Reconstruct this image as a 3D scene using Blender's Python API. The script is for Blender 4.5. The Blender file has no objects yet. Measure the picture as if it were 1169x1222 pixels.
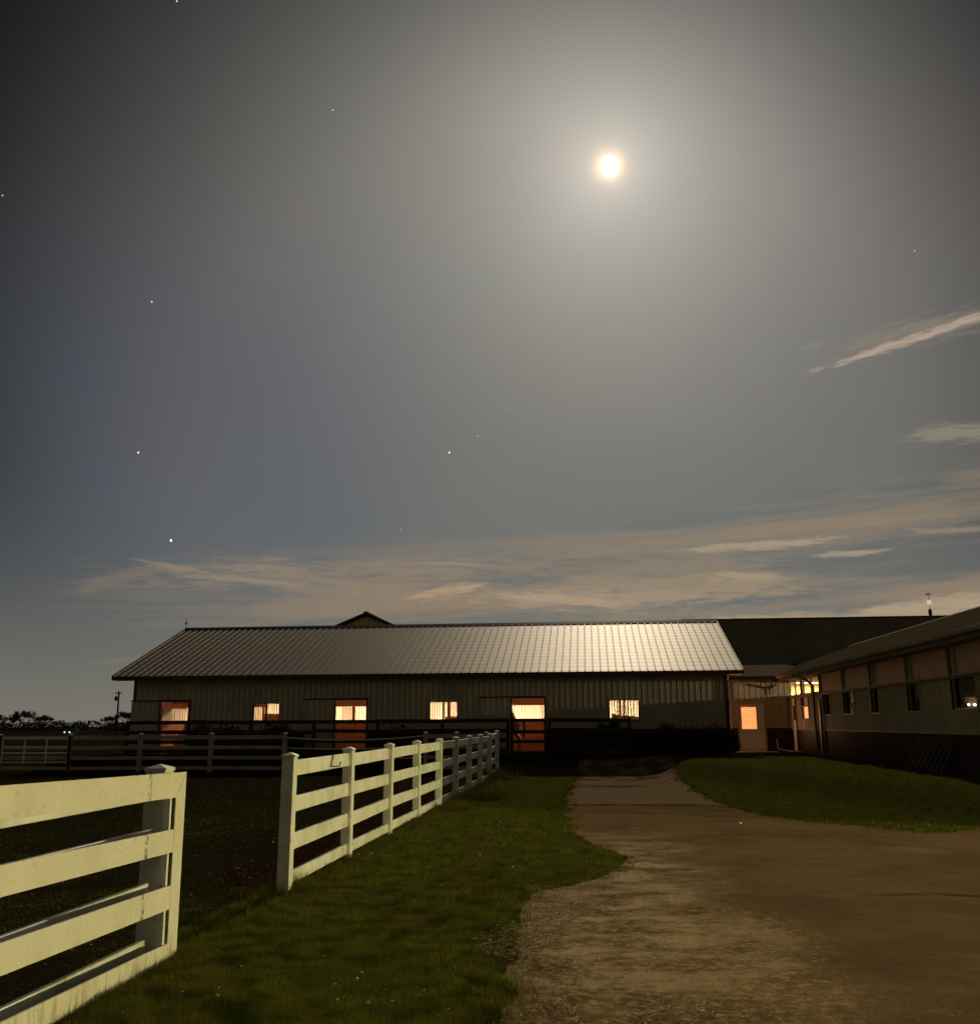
import bpy, math, random
import numpy as np
from mathutils import Vector, Matrix, geometry
random.seed(7); rng = np.random.default_rng(7)
sc = bpy.context.scene
COL = sc.collection
D2R = math.radians

# ------------------------------------------------------------------ camera
EYE = Vector((0, 0, 1.67))
F, CX, CY = 1169.0, 584.5, 611.0
CM = (Matrix.Rotation(0.0992121, 3, 'Z') @ Matrix.Rotation(math.pi/2 + 0.2132865, 3, 'X') @ Matrix.Rotation(-0.0057, 3, 'Z'))
cam = bpy.data.cameras.new('camera'); camo = bpy.data.objects.new('camera', cam); COL.objects.link(camo)
camo.matrix_world = Matrix.Translation(EYE) @ CM.to_4x4()
cam.sensor_fit = 'HORIZONTAL'; cam.sensor_width = 36; cam.lens = 36
cam.clip_start = .05; cam.clip_end = 12000
sc.camera = camo
sc.view_settings.view_transform = 'Standard'; sc.view_settings.look = 'None'
sc.view_settings.exposure = 0; sc.view_settings.gamma = 1
sc.cycles.use_denoising = True
sc.cycles.sample_clamp_indirect = 4
sc.cycles.max_bounces = 6

def ray(u, v): return CM @ Vector(((u-CX)/F, (CY-v)/F, -1))
def at_y(u, v, Y): d = ray(u, v); return EYE + d*(Y/d.y)
def at_x(u, v, X): d = ray(u, v); return EYE + d*(X/d.x)
def at_z(u, v, z=0): d = ray(u, v); return EYE + d*((z-1.67)/d.z)

# ------------------------------------------------------------------ sky
MOON = ray(727, 198).normalized()
MEL, MAZ = math.asin(MOON.z), math.atan2(MOON.x, MOON.y)
world = bpy.data.worlds.new('World'); sc.world = world; world.use_nodes = True
wn, wl = world.node_tree.nodes, world.node_tree.links
wn.clear()
def W(op, a, b=None, c=None):
    n = wn.new('ShaderNodeMath'); n.operation = op
    for i, x in enumerate((a, b, c)):
        if x is None: continue
        if isinstance(x, (int, float)): n.inputs[i].default_value = x
        else: wl.new(x, n.inputs[i])
    return n.outputs[0]
def Wmix(f, a, b, mode='MIX'):
    n = wn.new('ShaderNodeMix'); n.data_type = 'RGBA'; n.blend_type = mode
    n.clamp_factor = True
    for s, x in ((n.inputs[0], f), (n.inputs[6], a), (n.inputs[7], b)):
        if isinstance(x, (int, float)): s.default_value = x
        elif isinstance(x, tuple): s.default_value = (*x, 1)
        else: wl.new(x, s)
    return n.outputs[2]
tc = wn.new('ShaderNodeTexCoord'); gen = tc.outputs['Generated']
sep = wn.new('ShaderNodeSeparateXYZ'); wl.new(gen, sep.inputs[0])
dt = wn.new('ShaderNodeVectorMath'); dt.operation = 'DOT_PRODUCT'; wl.new(gen, dt.inputs[0]); dt.inputs[1].default_value = MOON
theta = W('MULTIPLY', W('ARCCOSINE', W('MINIMUM', dt.outputs['Value'], .9999999)), 180/math.pi)
az = W('MULTIPLY', W('ARCTAN2', sep.outputs[0], sep.outputs[1]), 180/math.pi)
el = W('MULTIPLY', W('ARCSINE', sep.outputs[2]), 180/math.pi)
elc = W('MAXIMUM', el, 0.0)
def rgb_scale(col, f):
    n = wn.new('ShaderNodeVectorMath'); n.operation = 'SCALE'; n.inputs[0].default_value = col
    wl.new(f, n.inputs[3]); return n.outputs[0]
def vadd(a, b):
    n = wn.new('ShaderNodeVectorMath'); n.operation = 'ADD'; wl.new(a, n.inputs[0]); wl.new(b, n.inputs[1]); return n.outputs[0]
def wexp(x, s): return W('EXPONENT', W('MULTIPLY', x, -1.0/s))
def wnoise(scale, vec, detail=4, rough=.55):
    n = wn.new('ShaderNodeTexNoise'); n.inputs['Scale'].default_value = scale; n.inputs['Detail'].default_value = detail
    n.inputs['Roughness'].default_value = rough; wl.new(vec, n.inputs['Vector']); return n.outputs['Fac']
def wcomb(x, y, z=0.0):
    n = wn.new('ShaderNodeCombineXYZ')
    for i, q in enumerate((x, y, z)):
        if isinstance(q, (int, float)): n.inputs[i].default_value = q
        else: wl.new(q, n.inputs[i])
    return n.outputs[0]
def wramp(x, lo, hi):
    n = wn.new('ShaderNodeMapRange'); n.interpolation_type = 'SMOOTHSTEP'; n.clamp = True
    wl.new(x, n.inputs[0]); n.inputs[1].default_value = lo; n.inputs[2].default_value = hi; return n.outputs[0]
nishita = wn.new('ShaderNodeTexSky'); nishita.sky_type = 'NISHITA'; nishita.sun_disc = False
nishita.sun_elevation = MEL; nishita.sun_rotation = MAZ; nishita.dust_density = 2.0
nsk = wn.new('ShaderNodeVectorMath'); nsk.operation = 'SCALE'; wl.new(nishita.outputs[0], nsk.inputs[0]); nsk.inputs[3].default_value = .002
sky = rgb_scale((.026, .027, .030), wexp(W('MULTIPLY', elc, 0.0), 1))          # airglow floor
sky = vadd(sky, rgb_scale((.082, .090, .090), wexp(elc, 22)))
sky = vadd(sky, rgb_scale((.062, .042, .018), wexp(elc, 4.5)))                    # light-polluted horizon
veil = W('ADD', W('MULTIPLY', wnoise(2.2, gen, 5, .5), .5), .75)               # thin uneven veil lit by the moon
sky = vadd(sky, rgb_scale((.235, .25, .245), W('MULTIPLY', wexp(theta, 7.5), veil)))
sky = vadd(sky, rgb_scale((.185, .168, .135), W('MULTIPLY', wexp(theta, 15.0), veil)))
sky = vadd(sky, rgb_scale((.20, .17, .12), wexp(theta, 2.2)))
sky = vadd(sky, rgb_scale((5.0, 3.0, 1.3), wexp(theta, .28)))
sky = vadd(sky, nsk.outputs[0])
tint = wnoise(2.1, gen, 3, .5)
sky = Wmix(W('MULTIPLY', wramp(tint, .40, .62), .55), sky, Wmix(1.0, sky, (1.05, .95, .93), 'MULTIPLY'))
tint2 = wnoise(3.3, wcomb(sep.outputs[0], sep.outputs[1], W('ADD', sep.outputs[2], 3.0)), 3, .5)
sky = Wmix(W('MULTIPLY', wramp(tint2, .42, .60), .6), sky, Wmix(1.0, sky, (.93, .99, .96), 'MULTIPLY'))
# bluer clear sky to the left of the moonlit veil
blue = W('MULTIPLY', wramp(W('MULTIPLY', az, -1.0), 4, 18), W('MULTIPLY', wramp(el, 3, 11), wramp(W('MULTIPLY', el, -1.0), -32, -18)))
sky = Wmix(W('MULTIPLY', blue, .8), sky, Wmix(1.0, sky, (.86, .93, 1.12), 'MULTIPLY'))
# vignette painted into the sky colour: darker away from the middle of the view
VIG_C = ray(640, 560).normalized()
dv = wn.new('ShaderNodeVectorMath'); dv.operation = 'DOT_PRODUCT'; wl.new(gen, dv.inputs[0]); dv.inputs[1].default_value = VIG_C
vig_dist = W('ADD', W('MULTIPLY', W('ARCCOSINE', W('MINIMUM', dv.outputs['Value'], .9999999)), 180/math.pi), W('MULTIPLY', W('SUBTRACT', veil, 1.0), 7.0))
vig = W('MULTIPLY', W('MULTIPLY', wramp(vig_dist, 19, 39), wramp(el, 0, 15)), W('SUBTRACT', 1.0, W('MULTIPLY', wramp(vig_dist, 46, 68), .85)))
sky = Wmix(W('MULTIPLY', vig, .93), sky, (.004, .004, .005))
# the sky away from the moon is darker and tinted by ground lights
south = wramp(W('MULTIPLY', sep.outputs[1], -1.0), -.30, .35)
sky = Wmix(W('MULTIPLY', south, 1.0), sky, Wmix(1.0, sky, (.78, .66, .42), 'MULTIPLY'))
# clouds: each lies in a direction of its own (azimuth, elevation, tilt, half length, half width, strength)
def px_dir(u, v):
    d = ray(u, v).normalized(); return math.degrees(math.atan2(d.x, d.y)), math.degrees(math.asin(d.z))
warp = wnoise(7, gen, 4)
def cloud(u0, v0, u1, v1, width, k, col, fine=34, thr=.36, soft=.15):
    global sky
    a0, e0 = px_dir(u0, v0); a1, e1 = px_dir(u1, v1)
    am, em = (a0+a1)/2, (e0+e1)/2; L = math.hypot(a1-a0, e1-e0)/2; ph = math.atan2(e1-e0, a1-a0)
    da, de = W('SUBTRACT', az, am), W('SUBTRACT', el, em)
    c, s = math.cos(ph), math.sin(ph)
    p = W('ADD', W('MULTIPLY', da, c), W('MULTIPLY', de, s))
    q = W('SUBTRACT', W('MULTIPLY', de, c), W('MULTIPLY', da, s))
    q = W('ADD', q, W('MULTIPLY', W('SUBTRACT', warp, .5), width*1.5))
    r = W('ADD', W('POWER', W('ABSOLUTE', W('DIVIDE', p, L)), 3.0), W('POWER', W('ABSOLUTE', W('DIVIDE', q, width)), 2.0))
    body = W('EXPONENT', W('MULTIPLY', r, -1.0))
    n = wnoise(1.0, wcomb(W('MULTIPLY', p, fine*.016), W('ADD', W('MULTIPLY', q, fine*.11), W('MULTIPLY', p, .10)), u0*.37+v0), 7, .62)
    m = wramp(W('ADD', body, W('MULTIPLY', W('SUBTRACT', n, .5), 2.3)), .22+(thr-.3)*.8, .85+soft)
    m = W('MULTIPLY', m, wramp(body, .03, .34))
    sky = Wmix(W('MULTIPLY', m, k), sky, col)
tan1, tan2, grey = (.33, .25, .16), (.25, .20, .14), (.16, .15, .13)
# wispy layers low over the roofs
lay = wnoise(1.0, wcomb(W('ADD', W('MULTIPLY', az, .055), W('MULTIPLY', warp, .6)), W('ADD', W('MULTIPLY', el, .62), W('MULTIPLY', az, -.018)), 4.2), 8, .62)
lmask = W('MULTIPLY', W('MULTIPLY', wramp(el, 4.2, 6.0), wramp(W('SUBTRACT', W('MULTIPLY', W('SUBTRACT', az, 8.0), .11), el), -13.5, -10.0)), wramp(az, -34, -10))
sky = Wmix(W('MULTIPLY', W('MULTIPLY', wramp(lay, .43, .62), lmask), .80), sky, (.285, .215, .145))
sky = Wmix(W('MULTIPLY', W('MULTIPLY', wramp(lay, .50, .40), lmask), .25), sky, (.085, .100, .095))
cloud(120, 684, 620, 682, 1.0, .80, (.285, .220, .160), 30, .28, .45)
cloud(75, 708, 200, 676, .40, .55, (.20, .17, .13), 40, .32)
cloud(160, 668, 245, 684, .24, .75, (.27, .22, .16), 40, .30)
cloud(215, 686, 360, 698, .22, .80, (.29, .235, .165), 40, .30)
cloud(330, 698, 620, 684, .30, .65, (.25, .20, .145), 40, .32)
cloud(480, 678, 980, 662, .95, .65, (.275, .215, .155), 30, .28, .4)
cloud(560, 718, 960, 700, .85, .95, (.34, .26, .18), 34, .34)
cloud(590, 710, 760, 722, .30, 1.0, (.40, .30, .20), 40, .30)
cloud(640, 690, 1000, 704, .6, .8, (.29, .23, .16), 34, .36)
cloud(700, 664, 1060, 636, .50, .60, (.24, .20, .145), 44, .32)
cloud(790, 658, 1010, 643, .26, 1.0, (.36, .29, .20), 50, .28)
cloud(838, 688, 945, 690, .30, 1.0, (.35, .275, .18), 44, .26)
cloud(965, 664, 1062, 657, .18, .9, (.34, .29, .21), 44, .28)
cloud(480, 714, 588, 698, .34, 1.0, (.40, .29, .185), 44, .22)
cloud(495, 671, 590, 675, .12, .8, (.30, .245, .18), 44, .30)
cloud(960, 614, 1260, 592, .9, .45, (.20, .18, .14), 30, .36, .3)
cloud(1070, 634, 1240, 627, .22, .7, (.28, .24, .17), 44, .30)
cloud(980, 742, 1260, 706, .62, 1.0, (.40, .31, .21), 30, .18)
cloud(850, 740, 1110, 735, .36, 1.0, (.36, .28, .19), 30, .20)
cloud(100, 792, 190, 783, .16, .6, (.20, .18, .14), 44, .30)
cloud(470, 737, 560, 728, .4, .5, (.2, .165, .12), 34, .36)
# the high streak and two wisps at the right
cloud(975, 426, 1220, 366, .80, .75, (.25, .215, .165), 50, .30, .4)
cloud(968, 443, 1230, 356, .24, 1.0, (.42, .33, .25), 60, .26)
cloud(1080, 520, 1240, 508, .62, .85, (.26, .235, .17), 44, .28, .3)
cloud(950, 417, 985, 409, .20, .45, (.25, .25, .22), 60, .34)
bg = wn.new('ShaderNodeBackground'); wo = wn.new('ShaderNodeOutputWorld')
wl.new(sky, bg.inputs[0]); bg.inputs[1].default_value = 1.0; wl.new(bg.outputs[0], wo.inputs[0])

# ------------------------------------------------------------------ moonlight and the yard lamp out of frame
sd = bpy.data.lights.new('moonlight', 'SUN'); sd.energy = 1.35; sd.angle = D2R(.6); sd.color = (1, .86, .62)
so = bpy.data.objects.new('moonlight', sd); COL.objects.link(so)
md = Vector((math.sin(MAZ)*math.cos(MEL-.026), math.cos(MAZ)*math.cos(MEL-.026), math.sin(MEL-.026)))
so.rotation_euler = md.to_track_quat('Z', 'Y').to_euler()
ld = bpy.data.lights.new('yard_lamp_light', 'SPOT'); ld.spot_size = D2R(104); ld.spot_blend = .35; ld.energy = 19500; ld.shadow_soft_size = .12; ld.color = (1, .87, .38)
lo = bpy.data.objects.new('yard_lamp_light', ld); lo.location = (26, 9.9, 2.2); lo.rotation_euler = Vector((1, .06, .04)).to_track_quat('Z', 'Y').to_euler(); COL.objects.link(lo)

def area(name, loc, sx_, sy_, W_, col):
    a = bpy.data.lights.new(name, 'AREA'); a.shape = 'RECTANGLE'; a.size = sx_; a.size_y = sy_; a.energy = W_; a.color = col
    o = bpy.data.objects.new(name, a); o.location = loc; COL.objects.link(o); return o

# ------------------------------------------------------------------ materials
def new_mat(name):
    m = bpy.data.materials.new(name); m.use_nodes = True
    return m, m.node_tree.nodes, m.node_tree.links, m.node_tree.nodes['Principled BSDF']
def mat(name, col, rough=.7, metal=0.0, col2=None, scale=3.0, detail=5, lo=.35, hi=.65, bump=0.0, bscale=30, stretch=(1, 1, 1), spec=.5,
        col3=None, scale3=20.0, lo3=.6, hi3=.7):
    m, n, l, p = new_mat(name)
    p.inputs['Base Color'].default_value = (*col, 1); p.inputs['Roughness'].default_value = rough
    p.inputs['Metallic'].default_value = metal; p.inputs['Specular IOR Level'].default_value = spec
    t = n.new('ShaderNodeTexCoord'); mp = n.new('ShaderNodeMapping'); mp.inputs['Scale'].default_value = stretch
    l.new(t.outputs['Object'], mp.inputs[0])
    def noise(s, d=5):
        q = n.new('ShaderNodeTexNoise'); q.inputs['Scale'].default_value = s; q.inputs['Detail'].default_value = d
        l.new(mp.outputs[0], q.inputs['Vector']); return q.outputs['Fac']
    def rng_(x, a, b):
        r = n.new('ShaderNodeMapRange'); r.inputs[1].default_value = a; r.inputs[2].default_value = b; l.new(x, r.inputs[0]); return r.outputs[0]
    def mx(f, a, b):
        r = n.new('ShaderNodeMix'); r.data_type = 'RGBA'; l.new(f, r.inputs[0])
        if isinstance(a, tuple): r.inputs[6].default_value = (*a, 1)
        else: l.new(a, r.inputs[6])
        r.inputs[7].default_value = (*b, 1); return r.outputs[2]
    c = col
    if col2: c = mx(rng_(noise(scale, detail), lo, hi), c, col2)
    if col3: c = mx(rng_(noise(scale3, 3), lo3, hi3), c, col3)
    if not isinstance(c, tuple): l.new(c, p.inputs['Base Color'])
    if bump:
        b = n.new('ShaderNodeBump'); b.inputs['Strength'].default_value = bump; b.inputs['Distance'].default_value = .02
        l.new(noise(bscale, 4), b.inputs['Height']); l.new(b.outputs[0], p.inputs['Normal'])
    return m
def emis(name, col, s, col2=None, stretch=(1, 1, 8), scale=2.0):
    m, n, l, p = new_mat(name)
    p.inputs['Base Color'].default_value = (*[c*.5 for c in col], 1)
    p.inputs['Emission Color'].default_value = (*col, 1); p.inputs['Emission Strength'].default_value = s
    if col2:
        t = n.new('ShaderNodeTexCoord'); mp = n.new('ShaderNodeMapping'); mp.inputs['Scale'].default_value = stretch
        q = n.new('ShaderNodeTexNoise'); q.inputs['Scale'].default_value = scale; q.inputs['Detail'].default_value = 3
        r = n.new('ShaderNodeMix'); r.data_type = 'RGBA'; r.inputs[6].default_value = (*col, 1); r.inputs[7].default_value = (*col2, 1)
        k = n.new('ShaderNodeMapRange'); k.inputs[1].default_value = .4; k.inputs[2].default_value = .6
        l.new(t.outputs['Object'], mp.inputs[0]); l.new(mp.outputs[0], q.inputs['Vector']); l.new(q.outputs['Fac'], k.inputs[0])
        l.new(k.outputs[0], r.inputs[0]); l.new(r.outputs[2], p.inputs['Emission Color'])
    return m

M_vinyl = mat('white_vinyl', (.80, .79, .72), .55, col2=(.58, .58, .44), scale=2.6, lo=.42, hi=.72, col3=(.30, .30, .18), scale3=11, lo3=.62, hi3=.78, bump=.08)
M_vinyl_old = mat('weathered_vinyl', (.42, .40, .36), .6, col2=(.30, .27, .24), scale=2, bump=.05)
M_siding = mat('beige_steel_siding', (.46, .41, .31), .5, col2=(.38, .335, .25), scale=.8, spec=.25)
M_wain = mat('maroon_steel_wainscot', (.050, .014, .012), .5, col2=(.035, .012, .010), scale=1, spec=.3)
M_trim = mat('dark_brown_trim', (.05, .028, .018), .5, col2=(.035, .02, .013), scale=2)
M_wingsiding = mat('tan_wing_siding', (.50, .44, .27), .55, col2=(.42, .37, .23), scale=.8, spec=.15)
M_wingtrim = mat('brown_wing_trim', (.17, .125, .08), .6, col2=(.13, .095, .06), scale=2, spec=.2)
M_wood_dark = mat('dark_plank', (.035, .024, .017), .8, col2=(.02, .014, .01), scale=3, stretch=(1, 1, 6), bump=.2)
M_wood = mat('orange_stall_wood', (.46, .15, .055), .6, col2=(.36, .11, .04), scale=1.4, stretch=(1, 1, 7), bump=.05)
M_cream = mat('cream_interior', (.82, .76, .60), .6, col2=(.76, .68, .50), scale=1.1)
M_bars = mat('galvanised_bar', (.45, .42, .36), .4, .6)
M_dirtfloor = mat('stall_floor', (.25, .15, .08), .9, col2=(.16, .1, .05), scale=3, bump=.2)
M_glass = mat('dark_window_glass', (.006, .008, .010), .06, spec=.6)
M_white = mat('white_paint', (.75, .73, .66), .45, col2=(.66, .64, .56), scale=3)
M_black = mat('black_iron', (.012, .011, .010), .5)
M_concrete = mat('concrete_sill', (.30, .28, .24), .85, col2=(.22, .2, .17), scale=5, bump=.2)
M_stone = mat('pale_pebble', (.7, .66, .58), .35)
M_conc_roof = mat('grey_shingle', (.19, .15, .10), .85, col2=(.14, .115, .08), scale=4, bump=.3, bscale=14, spec=0)
M_wingroof = mat('wing_roof_steel', (.42, .35, .23), .8, .0, col2=(.34, .28, .19), scale=1.2, spec=0)
M_arenaroof = mat('dark_green_roof', (.17, .165, .10), .8, col2=(.13, .13, .08), scale=.6, spec=.2)
M_clere = mat('pinkish_light_panel', (.78, .52, .33), .6, col2=(.66, .44, .28), scale=1.3)
M_clere_lit = emis('lit_light_panel', (1, .66, .20), 1.55, (1, .50, .10), (1, 1, 1), 1.6)
M_doorlit = emis('lit_door_glass', (1, .19, .05), 1.9, (1, .24, .075), (.6, .6, 14), 1.0)
M_winlit = emis('lit_window_glass', (1, .48, .20), 1.0, (1, .36, .12), (1, 1, 4), 2.0)
M_bulb = emis('lamp_bulb', (1, .9, .72), 6)
M_yroom = mat('yellowish_room_paint', (.80, .62, .28), .7)
M_tube = emis('tube_light', (1, .74, .42), 5)
M_bark = mat('tree_bark', (.03, .024, .018), .9, col2=(.018, .014, .011), scale=5, bump=.4)
M_twig = mat('bare_twig', (.022, .019, .015), .9)
M_shrub = mat('evergreen_leaf', (.014, .017, .009), .8, col2=(.008, .010, .006), scale=4)

# metal roof: slightly dented sheets so that the sheen breaks up at the purlins
def roof_mat():
    m, n, l, p = new_mat('tan_steel_roof')
    p.inputs['Metallic'].default_value = .85; p.inputs['Roughness'].default_value = .54
    t = n.new('ShaderNodeTexCoord')
    q = n.new('ShaderNodeTexNoise'); q.inputs['Scale'].default_value = .9; q.inputs['Detail'].default_value = 5; l.new(t.outputs['Object'], q.inputs['Vector'])
    mx = n.new('ShaderNodeMix'); mx.data_type = 'RGBA'; mx.inputs[6].default_value = (.175, .130, .093, 1); mx.inputs[7].default_value = (.12, .088, .062, 1)
    l.new(q.outputs['Fac'], mx.inputs[0]); l.new(mx.outputs[2], p.inputs['Base Color'])
    sp = n.new('ShaderNodeSeparateXYZ'); l.new(t.outputs['Object'], sp.inputs[0])
    w = n.new('ShaderNodeMath'); w.operation = 'SINE'; k = n.new('ShaderNodeMath'); k.operation = 'MULTIPLY'; k.inputs[1].default_value = 2*math.pi/.46
    l.new(sp.outputs[1], k.inputs[0]); l.new(k.outputs[0], w.inputs[0])
    mp = n.new('ShaderNodeMapping'); mp.inputs['Scale'].default_value = (1, 1.6, 1); l.new(t.outputs['Object'], mp.inputs[0])
    q2 = n.new('ShaderNodeTexNoise'); q2.inputs['Scale'].default_value = 1.5; q2.inputs['Detail'].default_value = 3; l.new(mp.outputs[0], q2.inputs['Vector'])
    a = n.new('ShaderNodeMath'); a.operation = 'MULTIPLY'; l.new(w.outputs[0], a.inputs[0]); l.new(q2.outputs['Fac'], a.inputs[1])
    b = n.new('ShaderNodeBump'); b.inputs['Strength'].default_value = .24; b.inputs['Distance'].default_value = .011
    l.new(a.outputs[0], b.inputs['Height']); l.new(b.outputs[0], p.inputs['Normal'])
    return m
M_roof = roof_mat()

# gate boards: mildew streaks running down and a row of dark specks near the latch end
def gate_mat():
    m, n, l, p = new_mat('mildewed_gate_vinyl')
    p.inputs['Roughness'].default_value = .5
    t = n.new('ShaderNodeTexCoord'); sp = n.new('ShaderNodeSeparateXYZ'); l.new(t.outputs['Object'], sp.inputs[0])
    def M(op, a, b=None):
        q = n.new('ShaderNodeMath'); q.operation = op
        for i, x in enumerate((a, b)):
            if x is None: continue
            if isinstance(x, (int, float)): q.inputs[i].default_value = x
            else: l.new(x, q.inputs[i])
        return q.outputs[0]
    def N(scale, st, d=4):
        mp = n.new('ShaderNodeMapping'); mp.inputs['Scale'].default_value = st; l.new(t.outputs['Object'], mp.inputs[0])
        q = n.new('ShaderNodeTexNoise'); q.inputs['Scale'].default_value = scale; q.inputs['Detail'].default_value = d; l.new(mp.outputs[0], q.inputs['Vector']); return q.outputs['Fac']
    def R(x, a, b):
        r = n.new('ShaderNodeMapRange'); r.inputs[1].default_value = a; r.inputs[2].default_value = b; l.new(x, r.inputs[0]); return r.outputs[0]
    def X(f, a, b):
        r = n.new('ShaderNodeMix'); r.data_type = 'RGBA'; l.new(f, r.inputs[0])
        if isinstance(a, tuple): r.inputs[6].default_value = (*a, 1)
        else: l.new(a, r.inputs[6])
        r.inputs[7].default_value = (*b, 1); return r.outputs[2]
    c = X(R(N(2.5, (1, 1, 1)), .4, .7), (.76, .72, .62), (.68, .63, .50))
    c = X(M('MULTIPLY', R(N(5, (1, 6, 1)), .5, .72), R(sp.outputs[2], .34, .02)), c, (.28, .27, .12))
    c = X(M('MULTIPLY', R(N(17, (1, 1, 2.2)), .60, .74), .5), c, (.38, .34, .20))
    c = X(M('MULTIPLY', R(N(6, (1, 9, .6)), .60, .74), .35), c, (.44, .41, .26))
    # specks: dark column at Y = -.60 from the stile (object space)
    dy = M('ABSOLUTE', M('ADD', sp.outputs[1], .62))
    c = X(M('MULTIPLY', R(dy, .030, .012), M('MULTIPLY', R(N(34, (1, 1.2, .8), 2), .42, .56), R(sp.outputs[2], .30, .42))), c, (.05, .05, .02))
    l.new(c, p.inputs['Base Color'])
    return m
M_gate = gate_mat()

# ------------------------------------------------------------------ mesh builder
ORG = {}
class MB:
    def __init__(s): s.v = []; s.f = []
    def add(s, vs, fs):
        b = len(s.v); s.v += [tuple(x) for x in vs]; s.f += [tuple(b+i for i in f) for f in fs]; return s
    def box(s, x0, x1, y0, y1, z0, z1, mp=None):
        mp = mp or (lambda a, b, c: (a, b, c))
        vs = [mp(x, y, z) for x in (x0, x1) for y in (y0, y1) for z in (z0, z1)]
        return s.add(vs, [(0, 1, 3, 2), (4, 6, 7, 5), (0, 4, 5, 1), (2, 3, 7, 6), (0, 2, 6, 4), (1, 5, 7, 3)])
    def bevbox(s, x0, x1, y0, y1, z0, z1, b=.006):
        # box with chamfered vertical edges and a chamfered top
        ring = lambda i, z: [(x0+b+i, y0+i, z), (x1-b-i, y0+i, z), (x1-i, y0+b+i, z), (x1-i, y1-b-i, z), (x1-b-i, y1-i, z), (x0+b+i, y1-i, z), (x0+i, y1-b-i, z), (x0+i, y0+b+i, z)]
        vs = ring(b, z0)+ring(0, z0+b)+ring(0, z1-b)+ring(b, z1)
        fs = [tuple(range(7, -1, -1)), tuple(range(24, 32))]
        for k in range(3):
            for i in range(8): j = (i+1) % 8; fs.append((8*k+i, 8*k+j, 8*k+8+j, 8*k+8+i))
        return s.add(vs, fs)
    def tube(s, p, q, r0, r1=None, n=8):
        r1 = r0 if r1 is None else r1
        p, q = Vector(p), Vector(q); d = (q-p).normalized(); a = d.orthogonal().normalized(); b = d.cross(a)
        vs = [p+(a*math.cos(t)+b*math.sin(t))*r0 for t in [2*math.pi*i/n for i in range(n)]]
        vs += [q+(a*math.cos(t)+b*math.sin(t))*r1 for t in [2*math.pi*i/n for i in range(n)]]
        return s.add(vs, [(i, (i+1) % n, n+(i+1) % n, n+i) for i in range(n)]+[tuple(range(n-1, -1, -1)), tuple(range(n, 2*n))])
    def path(s, pts, r, n=6):
        for a, b in zip(pts, pts[1:]): s.tube(a, b, r, r, n)
        return s
    def ball(s, c, r, n=12, m=8, sc=(1, 1, 1)):
        vs = [(c[0], c[1], c[2]-r*sc[2])]
        for j in range(1, m):
            t = math.pi*j/m-math.pi/2
            for i in range(n):
                a = 2*math.pi*i/n; vs.append((c[0]+r*sc[0]*math.cos(t)*math.cos(a), c[1]+r*sc[1]*math.cos(t)*math.sin(a), c[2]+r*sc[2]*math.sin(t)))
        vs.append((c[0], c[1], c[2]+r*sc[2])); T = len(vs)-1
        fs = [(0, 1+(i+1) % n, 1+i) for i in range(n)]+[(T, T-n+i, T-n+(i+1) % n) for i in range(n)]
        for j in range(m-2):
            for i in range(n): k = 1+j*n; fs.append((k+i, k+(i+1) % n, k+n+(i+1) % n, k+n+i))
        return s.add(vs, fs)
    def poly(s, pts, off):
        n = len(pts); o = Vector(off); vs = [Vector(p) for p in pts]; vs += [v+o for v in vs]
        return s.add(vs, [tuple(range(n-1, -1, -1)), tuple(range(n, 2*n))]+[(i, (i+1) % n, n+(i+1) % n, n+i) for i in range(n)])
    def build(s, name, m, parent=None, smooth=False, loc=None):
        o0 = Vector(loc) if loc is not None else Vector((0, 0, 0))
        base = ORG.get(parent.name, Vector((0, 0, 0))) if parent else Vector((0, 0, 0))
        me = bpy.data.meshes.new(name); w = base+o0 if parent else o0
        me.from_pydata([tuple(Vector(v)-w) for v in s.v], [], s.f); me.materials.append(m)
        me.validate()
        import bmesh
        bm = bmesh.new(); bm.from_mesh(me); bmesh.ops.recalc_face_normals(bm, faces=bm.faces); bm.to_mesh(me); bm.free()
        if smooth: me.polygons.foreach_set('use_smooth', [True]*len(me.polygons))
        o = bpy.data.objects.new(name, me); COL.objects.link(o); o.location = o0
        if parent: o.parent = parent
        ORG[o.name] = w
        return o
def tag(o, label=None, cat=None, group=None, kind=None):
    if label: o['label'] = label
    if cat: o['category'] = cat
    if group: o['group'] = group
    if kind: o['kind'] = kind
    return o
def empty(name, loc, label, cat, group=None):
    o = bpy.data.objects.new(name, None); COL.objects.link(o); o.location = loc; o.empty_display_size = .3
    ORG[o.name] = Vector(loc); return tag(o, label, cat, group)
def child(name, me, parent, loc=(0, 0, 0)):
    o = bpy.data.objects.new(name, me); COL.objects.link(o); o.parent = parent; o.location = loc
    ORG[o.name] = ORG[parent.name]+Vector(loc); return o

# ------------------------------------------------------------------ terrain
def sstep(x, a, b):
    t = np.clip((x-a)/(b-a), 0, 1); return t*t*(3-2*t)
_tab = rng.random((256, 256))
def vnoise(x, y):
    xi, yi = np.floor(x).astype(int), np.floor(y).astype(int); fx, fy = x-xi, y-yi
    fx, fy = fx*fx*(3-2*fx), fy*fy*(3-2*fy)
    g = lambda a, b: _tab[a % 256, b % 256]
    return (g(xi, yi)*(1-fx)+g(xi+1, yi)*fx)*(1-fy)+(g(xi, yi+1)*(1-fx)+g(xi+1, yi+1)*fx)*fy
def fbm(x, y, o=4): return sum(vnoise(x*2**k+17*k, y*2**k+9*k)*.5**k for k in range(o))/sum(.5**k for k in range(o))
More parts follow.
